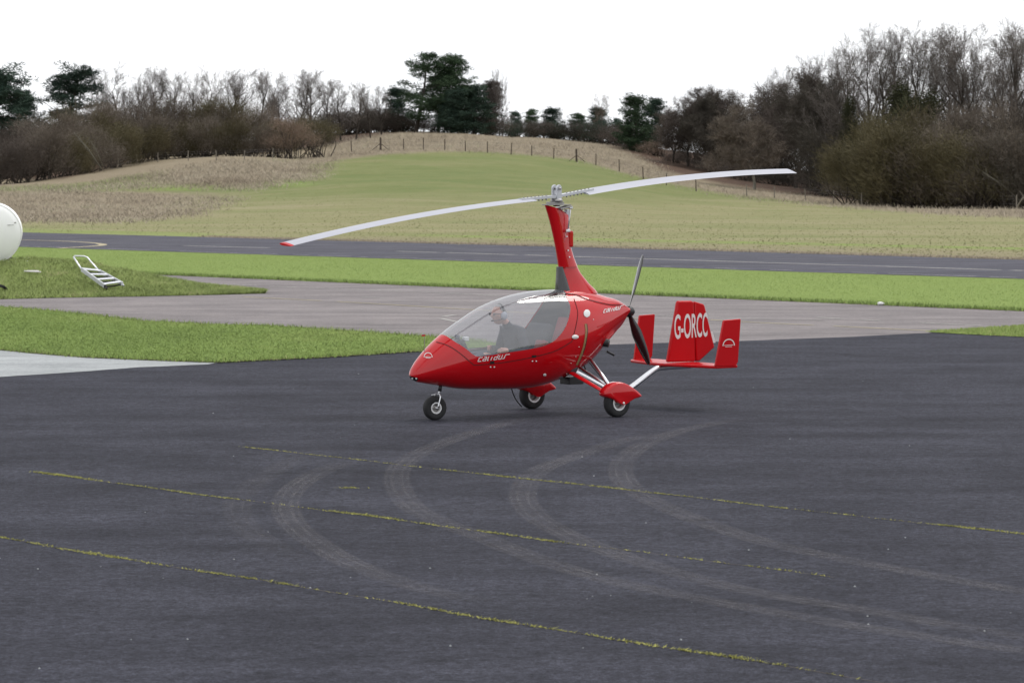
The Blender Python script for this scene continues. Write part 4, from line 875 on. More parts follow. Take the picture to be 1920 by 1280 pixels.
def clip_mesh(V, T, D):               # split along D = 0 -> (inside V,T), (outside V,T)
    V = [tuple(v) for v in V]; cache = {}; Ti = []; To = []
    def cut(a, b_):
        k = (min(a, b_), max(a, b_))
        if k not in cache:
            t_ = D[a] / (D[a] - D[b_]); p = np.array(V[a]) * (1 - t_) + np.array(V[b_]) * t_; V.append(tuple(p)); cache[k] = len(V) - 1
        return cache[k]
    for tri in T:
        a = [int(x) for x in tri]; s_ = [D[x] < 0 for x in a]; n_ = sum(s_)
        if n_ == 3: Ti.append(a)
        elif n_ == 0: To.append(a)
        else:
            one = s_.index(n_ == 1); p, q_, r_ = a[one], a[(one + 1) % 3], a[(one + 2) % 3]; x, y = cut(p, q_), cut(p, r_)
            A, B = (Ti, To) if n_ == 1 else (To, Ti)
            A.append([p, x, y]); B += [[x, q_, r_], [x, r_, y]]
    V = np.array(V)
    def comp(T_):
        T_ = np.array(T_); u, inv = np.unique(T_, return_inverse=True); return V[u], inv.reshape(-1, 3)
    return comp(Ti), comp(To)
can_px = [(849, 638), (870, 651), (893, 667.5), (918, 666), (941, 662.5), (987, 655.5), (1018, 649), (1040, 638), (1058, 617), (1068, 590), (1069, 572), (1061, 557)]
can_fz = [FZ(*p) for p in can_px]
poly = [(2.02, 1.25), (1.955, 1.02)] + [tuple(p) for p in catmull([(1.955, 1.02)] + can_fz + [(.235, 1.47), (.225, 1.52)], 6)] + [(.22, 1.7), (1.2, 1.7)]
D = sdf_poly(PV[:, [0, 2]], poly)
(gV, gT), (rV, rT) = clip_mesh(PV, PT, D)
Dn = np.maximum(rV[:, 2] - (.53 - .35 * (2.404 - rV[:, 0])), 2.335 - rV[:, 0] + (rV[:, 2] - .5) * .2)
(nV, nT), (rV, rT) = clip_mesh(rV, rT, Dn)
fus = tri_obj('fuselage', rV, rT, M['red'], gyro, smooth=True)
tri_obj('nose_cap', nV, nT, M['black_gloss'], fus, smooth=True)
canopy = tri_obj('canopy', gV, gT, M['glass'], gyro, smooth=True)
# cabin lining: the same shell a little smaller
cenz = np.interp(rV[:, 0], ff[::-1], md[::-1]); lin = rV.copy(); lin[:, 1] *= .955; lin[:, 2] = cenz + (rV[:, 2] - cenz) * .955; keep = (rV[rT][:, :, 0].min(1) > -.25) & (rV[rT][:, :, 0].max(1) < 2.25)
tri_obj('cabin_lining', lin, rT[keep][:, ::-1], M['lining'], gyro, smooth=True)
def ribbon(name, pxs, wpx, mat, parent, off=.004, closed=False, n=6):
    P_ = catmull(pxs, n, closed) if len(pxs) > 2 else [np.array(pxs[0], float) + (np.array(pxs[1], float) - np.array(pxs[0], float)) * k / 8 for k in range(9)]
    V = []; m_ = len(P_)
    for i in range(m_):
        a, b_ = (P_[i - 1], P_[(i + 1) % m_]) if closed else (P_[max(i - 1, 0)], P_[min(i + 1, m_ - 1)])
        d = b_ - a; d /= np.linalg.norm(d) + 1e-9; nn = np.array([-d[1], d[0]]) * wpx / 2
        V += [PS(*(P_[i] + nn), off)[0], PS(*(P_[i] - nn), off)[0]]
    Fs = [(2 * i, 2 * i + 1, (2 * i + 3) % (2 * m_), (2 * i + 2) % (2 * m_)) for i in range(m_ if closed else m_ - 1)]
    return mesh_obj(name, V, Fs, mat, parent)
ribbon('door_seam', [(818, 641), (840, 648), (862, 662), (886, 682), (892, 684), (941, 679.5), (990, 671), (1040, 658), (1072, 640)], 1.3, M['seam'], fus)
ribbon('door_seam', [(1072, 640), (1080, 610), (1083, 585), (1076, 560)], 1.0, M['seam'], fus)
ribbon('panel_seam', [(1059, 551), (1080, 553), (1100, 561), (1140, 571), (1164, 572)], 1.4, M['seam'], fus)
ribbon('cooling_slot', [(1097.5, 607), (1099, 622), (1095.5, 645), (1090, 663), (1081, 684)], 3.6, M['gold'], fus)
ribbon('cooling_slot_edge', [(1100, 607), (1101.3, 622), (1098, 645), (1092.5, 663), (1083, 685)], 1.6, M['black'], fus, .003)
ribbon('tail_chine', [(1181, 583), (1165, 592), (1145, 603), (1120, 613)], 1.6, M['red_flat'], fus, .006)
ribbon('canopy_trim', [(1020, 559), (1036, 553), (1052, 549)], 3.2, M['black_gloss'], fus, .005)
ribbon('canopy_trim', [(1030, 558.5), (1046, 555.5), (1064, 556)], 1.8, M['black_gloss'], fus, .005)
def disc_on(name, px_, py_, rx, ry, mat, parent, off=.006, bulge=.012):
    c_, n_ = PS(px_, py_, off); V = [c_ + n_ * bulge]; k = 14
    for j in range(k):
        q_ = 2 * math.pi * j / k; V.append(PS(px_ + rx * math.cos(q_), py_ + ry * math.sin(q_), off)[0])
    return mesh_obj(name, V, [(0, j + 1, (j + 1) % k + 1) for j in range(k)], mat, parent, True)
disc_on('fuel_cap', 1100, 587.5, 6.2, 7.2, M['white'], fus); disc_on('position_light', 1078, 631.5, 6.5, 4, M['white'], fus, bulge=.03)
disc_on('drain_plug', 1021, 702, 3, 2.6, M['white'], fus); disc_on('nose_light', 773.5, 709, 1.6, 1.6, M['white'], fus); disc_on('nose_light', 780.5, 709, 1.6, 1.6, M['white'], fus)
for hx, hy in ((922.5, 679), (1001, 668)):
    h_ = ribbon('door_hinge', [(hx - 4, hy), (hx + 4, hy - .6)], 4, M['black'], fus, .006)
    for dx in (-3.2, 4): disc_on('hinge_bolt', hx + dx, hy + 8.6, 1.5, 1.3, M['white'], fus)
for rx_, ry_ in ((1085, 650), (1079, 668), (1112, 599), (1062, 700), (1070, 680)): disc_on('rivet', rx_, ry_, .8, .8, M['white'], fus)
# lettering "calidus" in squared italic strokes: x along 0..1, y up 0..1 per letter
GLY = {'c': [[(1, 1), (.15, 1), (0, .85), (0, .15), (.15, 0), (1, 0)]], 'a': [[(.1, 1), (.9, 1), (1, .85), (1, 0), (.1, 0), (0, .1), (0, .45), (.1, .55), (1, .55)]], 'l': [[(0, 1), (0, 0), (.6, 0)]], 'i': [[(0, .8), (0, 0)]],
       'd': [[(1, 1.15), (1, 0), (.1, 0), (0, .12), (0, .6), (.1, .7), (1, .7)]], 'u': [[(0, 1), (0, .12), (.12, 0), (1, 0)], [(1, 1), (1, 0)]], 's': [[(1.9, 1), (.55, 1), (.45, .9), (.4, .1), (.3, 0), (-.2, 0)]]}
def lettering(name, x0, y0, x1, y1, hgt, slant, sw, parent, off=.006):
    adv = [('c', .9), ('a', .85), ('l', .55), ('i', .3), ('d', .85), ('u', .85), ('s', .8)]; tot = sum(a for _, a in adv) + .55 * 6; ux = math.hypot(x1 - x0, y1 - y0) / (tot + .6)
    dx, dy = (x1 - x0) / math.hypot(x1 - x0, y1 - y0), (y1 - y0) / math.hypot(x1 - x0, y1 - y0); cur = 0; V = []; Fs = []
    def T(gx, gy, wd): X_ = (cur + gx * wd) * ux; return np.array([x0 + dx * X_ + slant * gy * hgt, y0 + dy * X_ - gy * hgt])
    for ch, wd in adv:
        for st in GLY[ch]:
            pts = [T(gx, gy, wd) for gx, gy in st]
            for a, b_ in zip(pts[:-1], pts[1:]):
                d = b_ - a; L_ = np.linalg.norm(d); d /= L_; a = a - d * sw * .4; b_ = b_ + d * sw * .4; nn = np.array([-d[1], d[0]]) * sw / 2; b0 = len(V)
                k = max(1, int(L_ / 4))
                for j in range(k + 1):
                    p = a + (b_ - a) * j / k; V += [PS(*(p + nn), off)[0], PS(*(p - nn), off)[0]]
                Fs += [(b0 + 2 * j, b0 + 2 * j + 1, b0 + 2 * j + 3, b0 + 2 * j + 2) for j in range(k)]
        cur += wd + .55
    return mesh_obj(name, V, Fs, M['decal'], parent)
lettering('lettering', 895.5, 677.5, 951, 671, 7, .45, 1.4, fus); lettering('lettering', 1130.5, 586.5, 1165, 579, 6, .4, 1.25, fus)
def arc_logo(name, fn, cx, cy, rx, ry, mat, parent, skew=0.):
    V = []; Fs = []; n_ = 14
    for j in range(n_ + 1):
        q_ = math.pi * (1 - j / n_)
        for k_ in (1, .86): V.append(fn(cx + rx * k_ * math.cos(q_), cy - ry * k_ * math.sin(q_) + skew * rx * k_ * math.cos(q_)))
    Fs += [(2 * j, 2 * j + 1, 2 * j + 3, 2 * j + 2) for j in range(n_)]
    for yy, w_ in ((-.10, .55), (.12, .78)):
        b0 = len(V); V += [fn(cx - rx * w_, cy - ry * yy - skew * rx * w_), fn(cx + rx * w_, cy - ry * yy + skew * rx * w_), fn(cx + rx * w_, cy - ry * yy + .9 + skew * rx * w_), fn(cx - rx * w_, cy - ry * yy + .9 - skew * rx * w_)]; Fs.append((b0, b0 + 1, b0 + 2, b0 + 3))
    return mesh_obj(name, V, Fs, mat, parent)
arc_logo('emblem', lambda x, y: PS(x, y, .006)[0], 803, 670, 8, 9, M['decal'], fus)
# whip with red flag on the nose
p0 = Vector((2.20, 0, .80)); mb = MB(); mb.tube([p0, p0 + Vector((.0, 0, .20))], .004, 5); wp = mb.build('air_probe', M['steel'], fus); mb = MB(); mb.box(p0 + Vector((.015, 0, .205)), (.05, .006, .018)); mb.build('probe_flag', M['red_flat'], fus)

# --- mast
def loft(rings, name, mat, parent, ang=45):
    k = len(rings[0]); V = [p for r_ in rings for p in r_]; Fs = []
    for i in range(len(rings) - 1):
        for j in range(k): Fs.append((i * k + j, i * k + (j + 1) % k, (i + 1) * k + (j + 1) % k, (i + 1) * k + j))
    Fs += [tuple(range(k - 1, -1, -1)), tuple(range((len(rings) - 1) * k, len(rings) * k))]
    return smooth_by_angle(mesh_obj(name, V, Fs, mat, parent), ang)
def foil(f0, f1, hw, z, dz=0., k=20, blunt=.5):       # airfoil ring, leading edge at f0
    out_ = []
    for j in range(k):
        q_ = 2 * math.pi * j / k; c_ = math.cos(q_); t_ = (1 - c_) / 2; th = hw * math.copysign(abs(math.sin(q_)) ** .75, math.sin(q_)) * (1 - .25 * t_)
        out_.append((f0 + (f1 - f0) * t_, th, z + dz * t_))
    return out_
loft([foil(.226, -.035, .078, 1.775, .01), foil(.25, .02, .074, 1.90), foil(.275, .062, .07, 2.02), foil(.31, .062, .066, 2.15), foil(.346, .086, .064, 2.28), foil(.39, .096, .064, 2.41), foil(.434, .20, .064, 2.53, -.06)], 'mast', M['red'], gyro)
mf = loft([foil(.235, -.34, .135, 1.455, 0), foil(.235, -.30, .115, 1.50), foil(.235, -.215, .09, 1.57), foil(.232, -.154, .076, 1.632), foil(.228, -.088, .068, 1.70), foil(.222, -.045, .062, 1.764), foil(.24, .0, .058, 1.86)], 'mast_fairing', M['red'], gyro)
loft([foil(.262, .03, .118, 1.47), foil(.262, .08, .092, 1.56), foil(.258, .12, .078, 1.64), foil(.254, .165, .066, 1.72), foil(.252, .185, .058, 1.785)], 'mast_front_fairing', M['black_gloss'], gyro)
mb = MB(); mb.box((.085, 0, 2.12), (.07, .115, .2)); bevel(mb.build('mast_cover', M['red'], gyro), .02)
for z_, f_ in ((1.98, .15), (1.90, .13), (2.15, .17)): MB_ = MB(); MB_.lathe([(0, .008), (.009, .006), (.011, 0)], 8, 'y', (f_, .076, z_)); MB_.build('bolt', M['white'], mf, True)
# --- rotor head
hubp = Vector((.27, 0, 2.63))
root = empty('rotor_head', (0, 0, 0), 0, gyro)
def part(mb, name, mat, parent, sm=False, bv=0):
    o = mb.build(name, mat, parent, sm)
    if bv: bevel(o, bv)
    return o
BD = np.array([3.12, 3.2]); BDl = BD / np.linalg.norm(BD)                 # blade bearing (towards the right-hand blade), world
bd = Vector((BDl @ GH[:2], BDl @ GP[:2], 0)).normalized(); bn = Vector((bd.y, -bd.x, 0))
camside = Vector(((-GO[:2]) @ GH[:2], (-GO[:2]) @ GP[:2], 0))
if bn.dot(camside) < 0: bn = -bn
Mx = Matrix((bd, bn, Vector((0, 0, 1)))).transposed()
mb = MB(); mb.box((.27, 0, 2.535), (.34, .15, .012)); mb.box((.29, 0, 2.555), (.2, .1, .03)); part(mb, 'base_plate', M['steel'], root, bv=.004)
mb = MB(); mb.box((.19, 0, 2.50), (.18, .20, .02), Matrix.Rotation(R(10), 3, 'Y')); part(mb, 'gimbal_block', M['steel'], root, bv=.004)
mb = MB(); mb.lathe([(0, .03), (.075, .03), (.075, -.01), (.04, -.02), (.04, -.06), (0, -.06)], 24, 'z', (.27, 0, 2.575)); part(mb, 'prerotator_gear', M['steel'], root, True)
for sg in (-1, 1):
    mb = MB(); c_ = hubp + bn * (.038 * sg) + Vector((0, 0, .02)); mb.box(c_, (.085, .022, .17), Mx); mb.lathe([(0, .012), (.042, .012), (.042, -.012), (0, -.012)], 18, 'y', (0, 0, 0))
    nb = 8; 
    for q_ in range(nb, len(mb.v)): mb.v[q_] = tuple(Mx @ Vector(mb.v[q_]) + c_ + Vector((0, 0, .085)))
    part(mb, 'hub_tower_plate', M['alu_dull'], root, bv=.004)
mb = MB(); c_ = hubp + Vector((0, 0, .10)); mb.tube([c_ - bn * .07, c_ + bn * .07], .014, 10); part(mb, 'teeter_bolt', M['steel'], root, True)
for (fx, sx) in ((.10, .085), (.105, -.085)):
    mb = MB(); a, b_ = Vector((fx + .02, sx, 2.50)), Vector((.165 if sx > 0 else .07, sx * 1.05, 2.22)); mb.tube([a, b_], .008, 8); mb.tube([b_ + Vector((.02, 0, 0)), b_ + Vector((.05, .0, -.12))], .002, 4); part(mb, 'control_rod', M['alu_dull'], root, True)
    mb = MB(); mb.box(b_, (.06, .03, .035)); mb.box(a, (.05, .03, .03)); part(mb, 'rod_end', M['alu'], root, bv=.006)
mb = MB(); mb.box((.115, 0, 2.43), (.05, .05, .10)); part(mb, 'damper_block', M['alu_dull'], root, bv=.006)
# blades: teeter tilt, small cone, static droop
def bz(t_): return .094 * t_ + .040 * abs(t_) - .0138 * t_ * t_
def blade_ring(t_, chord, phi, up=0.):
    c_ = hubp + bd * t_ + Vector((0, 0, bz(t_) + up)); cv = bn * math.cos(phi) - Vector((0, 0, math.sin(phi))); nv = bn * math.sin(phi) + Vector((0, 0, math.cos(phi))); out_ = []
    for j in range(14):
        q_ = 2 * math.pi * j / 14; x = (1 - math.cos(q_)) / 2; th = .06 * chord * math.copysign(abs(math.sin(q_)) ** .8, math.sin(q_)) * (1.4 - x) * 1.1
        out_.append(c_ + cv * ((x - .35) * chord) + nv * th)
    return out_
for sg, phi in ((1, R(16)), (-1, R(8))):
    ts = np.linspace(.46, 4.38, 26)
    b_ = loft([blade_ring(sg * t_, .19, phi) for t_ in ts], 'rotor_blade', M['blade_white'], gyro)
    loft([blade_ring(sg * t_, .192, phi) for t_ in (4.381, 4.43)], 'blade_tip', M['red_flat'] if sg < 0 else M['blade_white'], b_)
    mb = MB(); A = [hubp + bd * sg * t_ + Vector((0, 0, bz(sg * t_) + .0)) for t_ in (.04, .3, .62)]
    for a, c_ in zip(A[:-1], A[1:]):
        mid = (a + c_) / 2; dd = (c_ - a).normalized(); M2 = Matrix((dd, bn, dd.cross(bn))).transposed(); mb.box(mid + Vector((0, 0, .008)), ((c_ - a).length * 1.01, .085, .030), M2)
    part(mb, 'hub_bar', M['alu_dull'], b_)
    for k in range(7):
        t_ = .18 + .065 * k; p = hubp + bd * sg * t_ + Vector((0, 0, bz(sg * t_))); mb = MB(); mb.tube([p - Vector((0, 0, .03)), p + Vector((0, 0, .035))], .011, 6); part(mb, 'blade_bolt', M['steel'], b_)
# --- propeller
ph = Vector((-.825, 0, 1.215)); prop = empty('propeller', (0, 0, 0), 0, gyro)
mb = MB(); mb.lathe([(0, -.09), (.03, -.085), (.06, -.05), (.07, 0), (.07, .05), (0, .05)], 20, 'x', tuple(ph)); part(mb, 'spinner', M['black'], prop, True)
for k in range(3):
    a = R(66 + 120 * k if k != 1 else 66 - 120 + .001); a = R([67, -56, 186][k]); d = Vector((0, math.cos(a), math.sin(a))); e = Vector((1, 0, 0)); tng = d.cross(e)
    rings = []
    for t_ in np.linspace(.05, .76, 14):
        ch = float(np.interp(t_, [.05, .12, .3, .52, .68, .76], [.045, .065, .14, .128, .095, .045])); tw = R(float(np.interp(t_, [.05, .8], [36, 9]))); cv = tng * math.cos(tw) + e * math.sin(tw); nv = -tng * math.sin(tw) + e * math.cos(tw)
        rings.append([ph + d * t_ + cv * (math.cos(2 * math.pi * j / 10) * ch / 2) + nv * (math.sin(2 * math.pi * j / 10) * ch * .09) for j in range(10)])
    loft(rings, 'propeller_blade', M['black_gloss'], prop)
# --- keel tube, tail
mb = MB(); mb.tube([tuple(p) for p in catmull([(.15, 0, .55), (-.05, 0, .475), (-.42, 0, .30), (-.60, 0, .225), (-.76, 0, .225), (-.92, 0, .30), (-1.22, 0, .47), (-1.36, 0, .505), (-1.80, 0, .512)], 6)], .036, 12); part(mb, 'keel_tube', M['alu'], gyro, True)
tail = empty('tailplane', (0, 0, 0), 0, gyro)
def plate(outline, t_, axis_fn, name, mat, parent, bv=.012):       # outline (a, b) extruded by t_
    n_ = len(outline); V = [axis_fn(a, b_, -t_ / 2) for a, b_ in outline] + [axis_fn(a, b_, t_ / 2) for a, b_ in outline]
    Fs = [tuple(range(n_)), tuple(range(2 * n_ - 1, n_ - 1, -1))] + [(j, j + n_, (j + 1) % n_ + n_, (j + 1) % n_) for j in range(n_)]
    o = mesh_obj(name, V, Fs, mat, parent); smooth_by_angle(o, 30)
    if bv: bevel(o, bv, 3)
    return o
plate([(-1.30, 0), (-1.33, .25), (-1.48, .80), (-1.53, .87), (-1.86, .87), (-1.87, -.87), (-1.53, -.87), (-1.48, -.80), (-1.33, -.25)], .036, lambda a, b_, t_: (a, b_, .545 + t_), 'stabilizer', M['red_flat'], tail)
fin_o = [(-1.425, .57), (-1.578, 1.30), (-1.592, 1.33), (-1.80, 1.328), (-1.842, 1.315), (-1.872, .565)]
fin = plate(fin_o, .056, lambda a, b_, t_: (a, t_, b_), 'fin', M['red_flat'], tail, .02)
rud_o = [(-1.856, 1.318), (-2.005, 1.28), (-2.022, 1.25), (-2.178, .735), (-1.935, .568), (-1.884, .568)]
rud = plate(rud_o, .050, lambda a, b_, t_: (a, t_, b_), 'rudder', M['red_flat'], tail, .015)
plate([(-2.121, .93), (-2.165, .79), (-2.205, .79), (-2.16, .93)], .010, lambda a, b_, t_: (a, t_ + .0, b_), 'trim_tab', M['decal'], rud, 0)
for sg in (1, -1):
    so = [(-1.505, .56), (-1.63, 1.10), (-1.645, 1.118), (-1.89, 1.128), (-1.902, 1.12), (-1.86, .60), (-1.82, .545)]
    if sg < 0: so[0] = (-1.575, .56); so[1] = (-1.655, 1.10); so[2] = (-1.668, 1.118)
    plate(so, .034, lambda a, b_, t_: (a, sg * .86 + t_, b_), 'side_fin', M['red_flat'], tail, .012)
arc_logo('emblem', lambda x, y: Vector((lambda q_: (q_[0], .8795, q_[1]))(L2(x, y, .8795))), 1366.3, 648, 11.5, 13, M['decal'], tail, -.06)
# registration
cu = bpy.data.curves.new('registration', 'FONT'); cu.body = 'G-ORCC'; cu.size = 1; cu.space_character = .96; cu.offset = .012
ot = bpy.data.objects.new('registration', cu); COL.objects.link(ot); bpy.context.view_layer.update()
me = bpy.data.meshes.new_from_object(ot.evaluated_get(bpy.context.evaluated_depsgraph_get())); bpy.data.objects.remove(ot)
co = np.array([v.co[:] for v in me.vertices]); lo, hi_ = co.min(0), co.max(0); uv = (co - lo) / (hi_ - lo + 1e-9)
for v, (u_, v_, _) in zip(me.vertices, uv):
    x = 1264.5 + (1326.5 - 1264.5) * (1 - (1 - u_) ** 1.08); yb = 636 + (630.8 - 636) * u_; yt = 589.5 + (586 - 589.5) * u_
    f_, z_ = L2(x, yb + (yt - yb) * v_, .031); v.co = (f_, .0305, z_)
me.materials.clear(); me.materials.append(M['decal']); reg = bpy.data.objects.new('registration', me); COL.objects.link(reg); reg.parent = tail
# --- undercarriage
def wheel(name, c_, rad, wd, rim_r, parent, steer=0.):
    o = empty(name, c_, steer, parent); prof = []
    for j in range(18):
        q_ = 2 * math.pi * j / 18; rr = (rad - rim_r) / 2; prof.append((rad - rr + rr * math.copysign(abs(math.cos(q_)) ** .7, math.cos(q_)), wd / 2 * math.copysign(abs(math.sin(q_)) ** .7, math.sin(q_))))
    mb = MB(); mb.lathe(prof, 40, 'y', closed=True); part(mb, 'tyre', M['rubber'], o, True)
    mb = MB(); mb.lathe([(rim_r * 1.12, wd * .44), (rim_r * 1.15, wd * .475), (rim_r * .92, wd * .475), (rim_r * .86, wd * .40), (rim_r * .78, wd * .2), (rim_r * .78, -wd * .2), (rim_r * 1.08, -wd * .43), (rim_r * 1.04, -wd * .47)], 32, 'y')
    ri = part(mb, 'rim', M['rim'], o)
    mb = MB(); mb.lathe([(0, .02), (rim_r * .8, .02), (rim_r * .8, -.02), (0, -.02)], 24, 'y'); mb.lathe([(0, wd * .5), (.02, wd * .5), (.024, wd * .3), (.024, -wd * .5), (0, -wd * .5)], 12, 'y')
    part(mb, 'hub', M['steel'], o, True); return o
wheel('main_wheel', (.01, .87, .172), .175, .115, .082, gyro); wheel('main_wheel', (.01, -.87, .172), .175, .115, .082, gyro)
nw = wheel('nose_wheel', (2.056, 0, .143), .146, .10, .06, gyro, R(-8))
def spat(sg):
    so = catmull([(.232, .27), (.20, .345), (.12, .40), (.02, .423), (-.09, .398), (-.20, .342), (-.318, .255), (-.30, .228), (-.19, .205), (-.035, .147), (.10, .21)], 4, True)
    c_ = np.mean(so, 0); rings = []
    for k_, (off, sc_) in enumerate([(-.085, .80), (-.078, .92), (-.05, 1), (.05, 1), (.078, .93), (.085, .80)]):
        rings.append([(c_[0] + (p[0] - c_[0]) * sc_, sg * (.87 + off), c_[1] + (p[1] - c_[1]) * sc_ if p[1] > .21 else p[1]) for p in so])
    o = loft(rings, 'wheel_spat', M['red'], gyro, 60)
    mb = MB(); mb.lathe([(0, .012), (.012, .010), (.014, 0)], 10, 'y', (-.03, sg * .955, .17)); part(mb, 'bolt', M['white'], o, True)
    return o
for sg in (1, -1):
    spat(sg)
    mb = MB()
    A, B = Vector((.18, sg * .20, .50)), Vector((.12, sg * .82, .285)); rings = []
    for t_ in (0, .5, 1):
        p = A.lerp(B, t_); ch = .10 - .03 * t_; rings.append([p + Vector((math.cos(2 * math.pi * j / 12) * ch / 2, 0, math.sin(2 * math.pi * j / 12) * .018)) for j in range(12)])
    loft(rings, 'gear_leg', M['red'], gyro)
    mb = MB(); mb.tube([(.02, sg * .12, .56), (.02, sg * .82, .33)], .016, 10); part(mb, 'gear_strut', M['alu'], gyro, True)
    mb = MB(); mb.tube([(-.12, sg * .16, .66), (.06, sg * .80, .375)], .019, 10); part(mb, 'shock_strut', M['alu'], gyro, True)
    mb = MB(); mb.tube([(-.08, sg * .20, .62), (.065, sg * .78, .36)], .006, 6); part(mb, 'brake_line', M['black'], gyro)
mb = MB(); mb.tube([(1.97, 0, .42), (1.985, 0, .335)], .022, 12); part(mb, 'nose_strut', M['black'], gyro, True)
mb = MB(); mb.tube([(1.985, 0, .35), (2.0, 0, .30)], .012, 8)
for sg in (1, -1): mb.tube([tuple(p) for p in catmull([(2.0, 0, .305), (2.01, sg * .045, .295), (2.02, sg * .063, .26), (2.056, sg * .064, .145)], 4)], .0085, 8)
mb.tube([(2.056, -.07, .143), (2.056, .07, .143)], .012, 8); mb.tube([(2.02, 0, .31), (2.10, 0, .295)], .006, 6); part(mb, 'nose_fork', M['alu'], gyro, True)
# --- belly box, exhaust, cables
mb = MB(); mb.box((.06, .03, .40), (.22, .20, .09)); part(mb, 'belly_box', M['black'], gyro, bv=.01)
ex = PS(1133, 646, 0)[0]
mb = MB(); mb.tube([ex + Vector((.10, -.10, .04)), ex + Vector((-.02, .06, .02))], .052, 14); part(mb, 'exhaust_muffler', M['black'], gyro, True)
mb = MB(); mb.tube([(-.42, .10, .74), (-.52, .12, .69)], .014, 8); part(mb, 'exhaust_pipe', M['black'], gyro, True)
mb = MB(); mb.tube([(-.05, .12, .60), (-.08, .13, .52)], .010, 6); part(mb, 'drain_hose', M['black'], gyro)
mb = MB(); mb.tube([tuple(p) for p in catmull([(.30, -.86, .40), (.33, -.87, .30), (.26, -.88, .14), (.16, -.88, .03)], 5)], .008, 6); part(mb, 'brake_hose', M['black'], gyro)
# --- cockpit interior
mb = MB(); mb.box((.85, 0, .46), (1.1, .34, .03)); part(mb, 'cockpit_floor', M['lining'], gyro)
def seat(f0, name, mat):
    mb = MB(); mb.box((f0, 0, .58), (.42, .42, .10), Matrix.Rotation(R(-10), 3, 'Y')); mb.box((f0 - .26, 0, .84), (.10, .42, .56), Matrix.Rotation(R(-22), 3, 'Y')); o = part(mb, name, mat, gyro, bv=.03); return o
seat(.86, 'front_seat', M['seat']); s2 = seat(.30, 'rear_seat', M['seat'])
mb = MB(); mb.box((.185, .0, .98), (.05, .30, .40), Matrix.Rotation(R(-20), 3, 'Y')); mb.box((.62, .15, .80), (.10, .18, .22), Matrix.Rotation(R(-20), 3, 'Y')); part(mb, 'seat_cushion', M['seat_red'], s2, bv=.03)
mb = MB(); mb.box((1.72, 0, .80), (.06, .40, .26), Matrix.Rotation(R(25), 3, 'Y')); mb.box((1.84, 0, .86), (.26, .34, .10), Matrix.Rotation(R(25), 3, 'Y')); ip = part(mb, 'instrument_panel', M['black'], gyro, bv=.02)
mb = MB(); mb.tube([(1.80, .10, .95), (1.80, .10, 1.0)], .03, 12); part(mb, 'compass', M['navy'], ip, True)
mb = MB(); mb.box((1.70, .13, .955), (.06, .07, .05)); part(mb, 'radio_box', M['white'], ip, bv=.008)
mb = MB(); mb.tube([(1.20, .02, .50), (1.22, .03, .78)], .012, 8); mb.tube([(1.22, .03, .76), (1.225, .03, .86)], .02, 10); part(mb, 'control_stick', M['black'], gyro, True)
for sg in (1, -1):
    mb = MB(); mb.tube([tuple(p) for p in catmull([(1.50, sg * .25, .745), (1.1, sg * .315, .76), (.7, sg * .345, .80), (.45, sg * .345, .88)], 5)], .022, 8); part(mb, 'side_rail', M['navy'], gyro, True)

# ================================================================== THE PILOT
def skin_body(chains, rad):
    V = []; Ed = []; ids = {}
    def vid(k): 
        if k not in ids: ids[k] = len(V); V.append(JT[k])
        return ids[k]
    for ch in chains:
        for a, b_ in zip(ch[:-1], ch[1:]): Ed.append((vid(a), vid(b_)))
    me = bpy.data.meshes.new('body'); me.from_pydata(V, Ed, []); o = bpy.data.objects.new('body', me); COL.objects.link(o)
    m_ = o.modifiers.new('skin', 'SKIN'); sv = me.skin_vertices[0].data
    for k, i in ids.items(): r_ = rad[k]; sv[i].radius = r_ if isinstance(r_, tuple) else (r_, r_)
    sv[ids['pelvis']].use_root = True; m_.use_smooth_shade = True
    s_ = o.modifiers.new('sub', 'SUBSURF'); s_.levels = 2; s_.render_levels = 2
    return o
JT = {'pelvis': (.86, 0, .66), 'waist': (.84, 0, .80), 'chest': (.87, 0, .95), 'neck': (.98, 0, 1.075), 'skull': (1.06, 0, 1.16),
      'shl': (.92, .17, 1.02), 'ell': (.92, .27, .78), 'wrl': (1.15, .25, .80), 'pml': (1.235, .245, .805),
      'shr': (.92, -.17, 1.02), 'elr': (.96, -.25, .78), 'wrr': (1.17, -.10, .82), 'pmr': (1.23, -.03, .825),
      'hil': (.90, .10, .64), 'knl': (1.32, .13, .72), 'anl': (1.66, .12, .53), 'ftl': (1.79, .12, .60),
      'hir': (.90, -.10, .64), 'knr': (1.32, -.13, .72), 'anr': (1.66, -.12, .53), 'ftr': (1.79, -.12, .60)}
RA = {'pelvis': (.13, .16), 'waist': (.12, .15), 'chest': (.12, .165), 'neck': (.05, .055), 'skull': (.05, .05), 'shl': .072, 'ell': .052, 'wrl': .034, 'pml': .032, 'shr': .072, 'elr': .052, 'wrr': .034, 'pmr': .032,
      'hil': .09, 'knl': .068, 'anl': .045, 'ftl': .035, 'hir': .09, 'knr': .068, 'anr': .045, 'ftr': .035}
fing = []
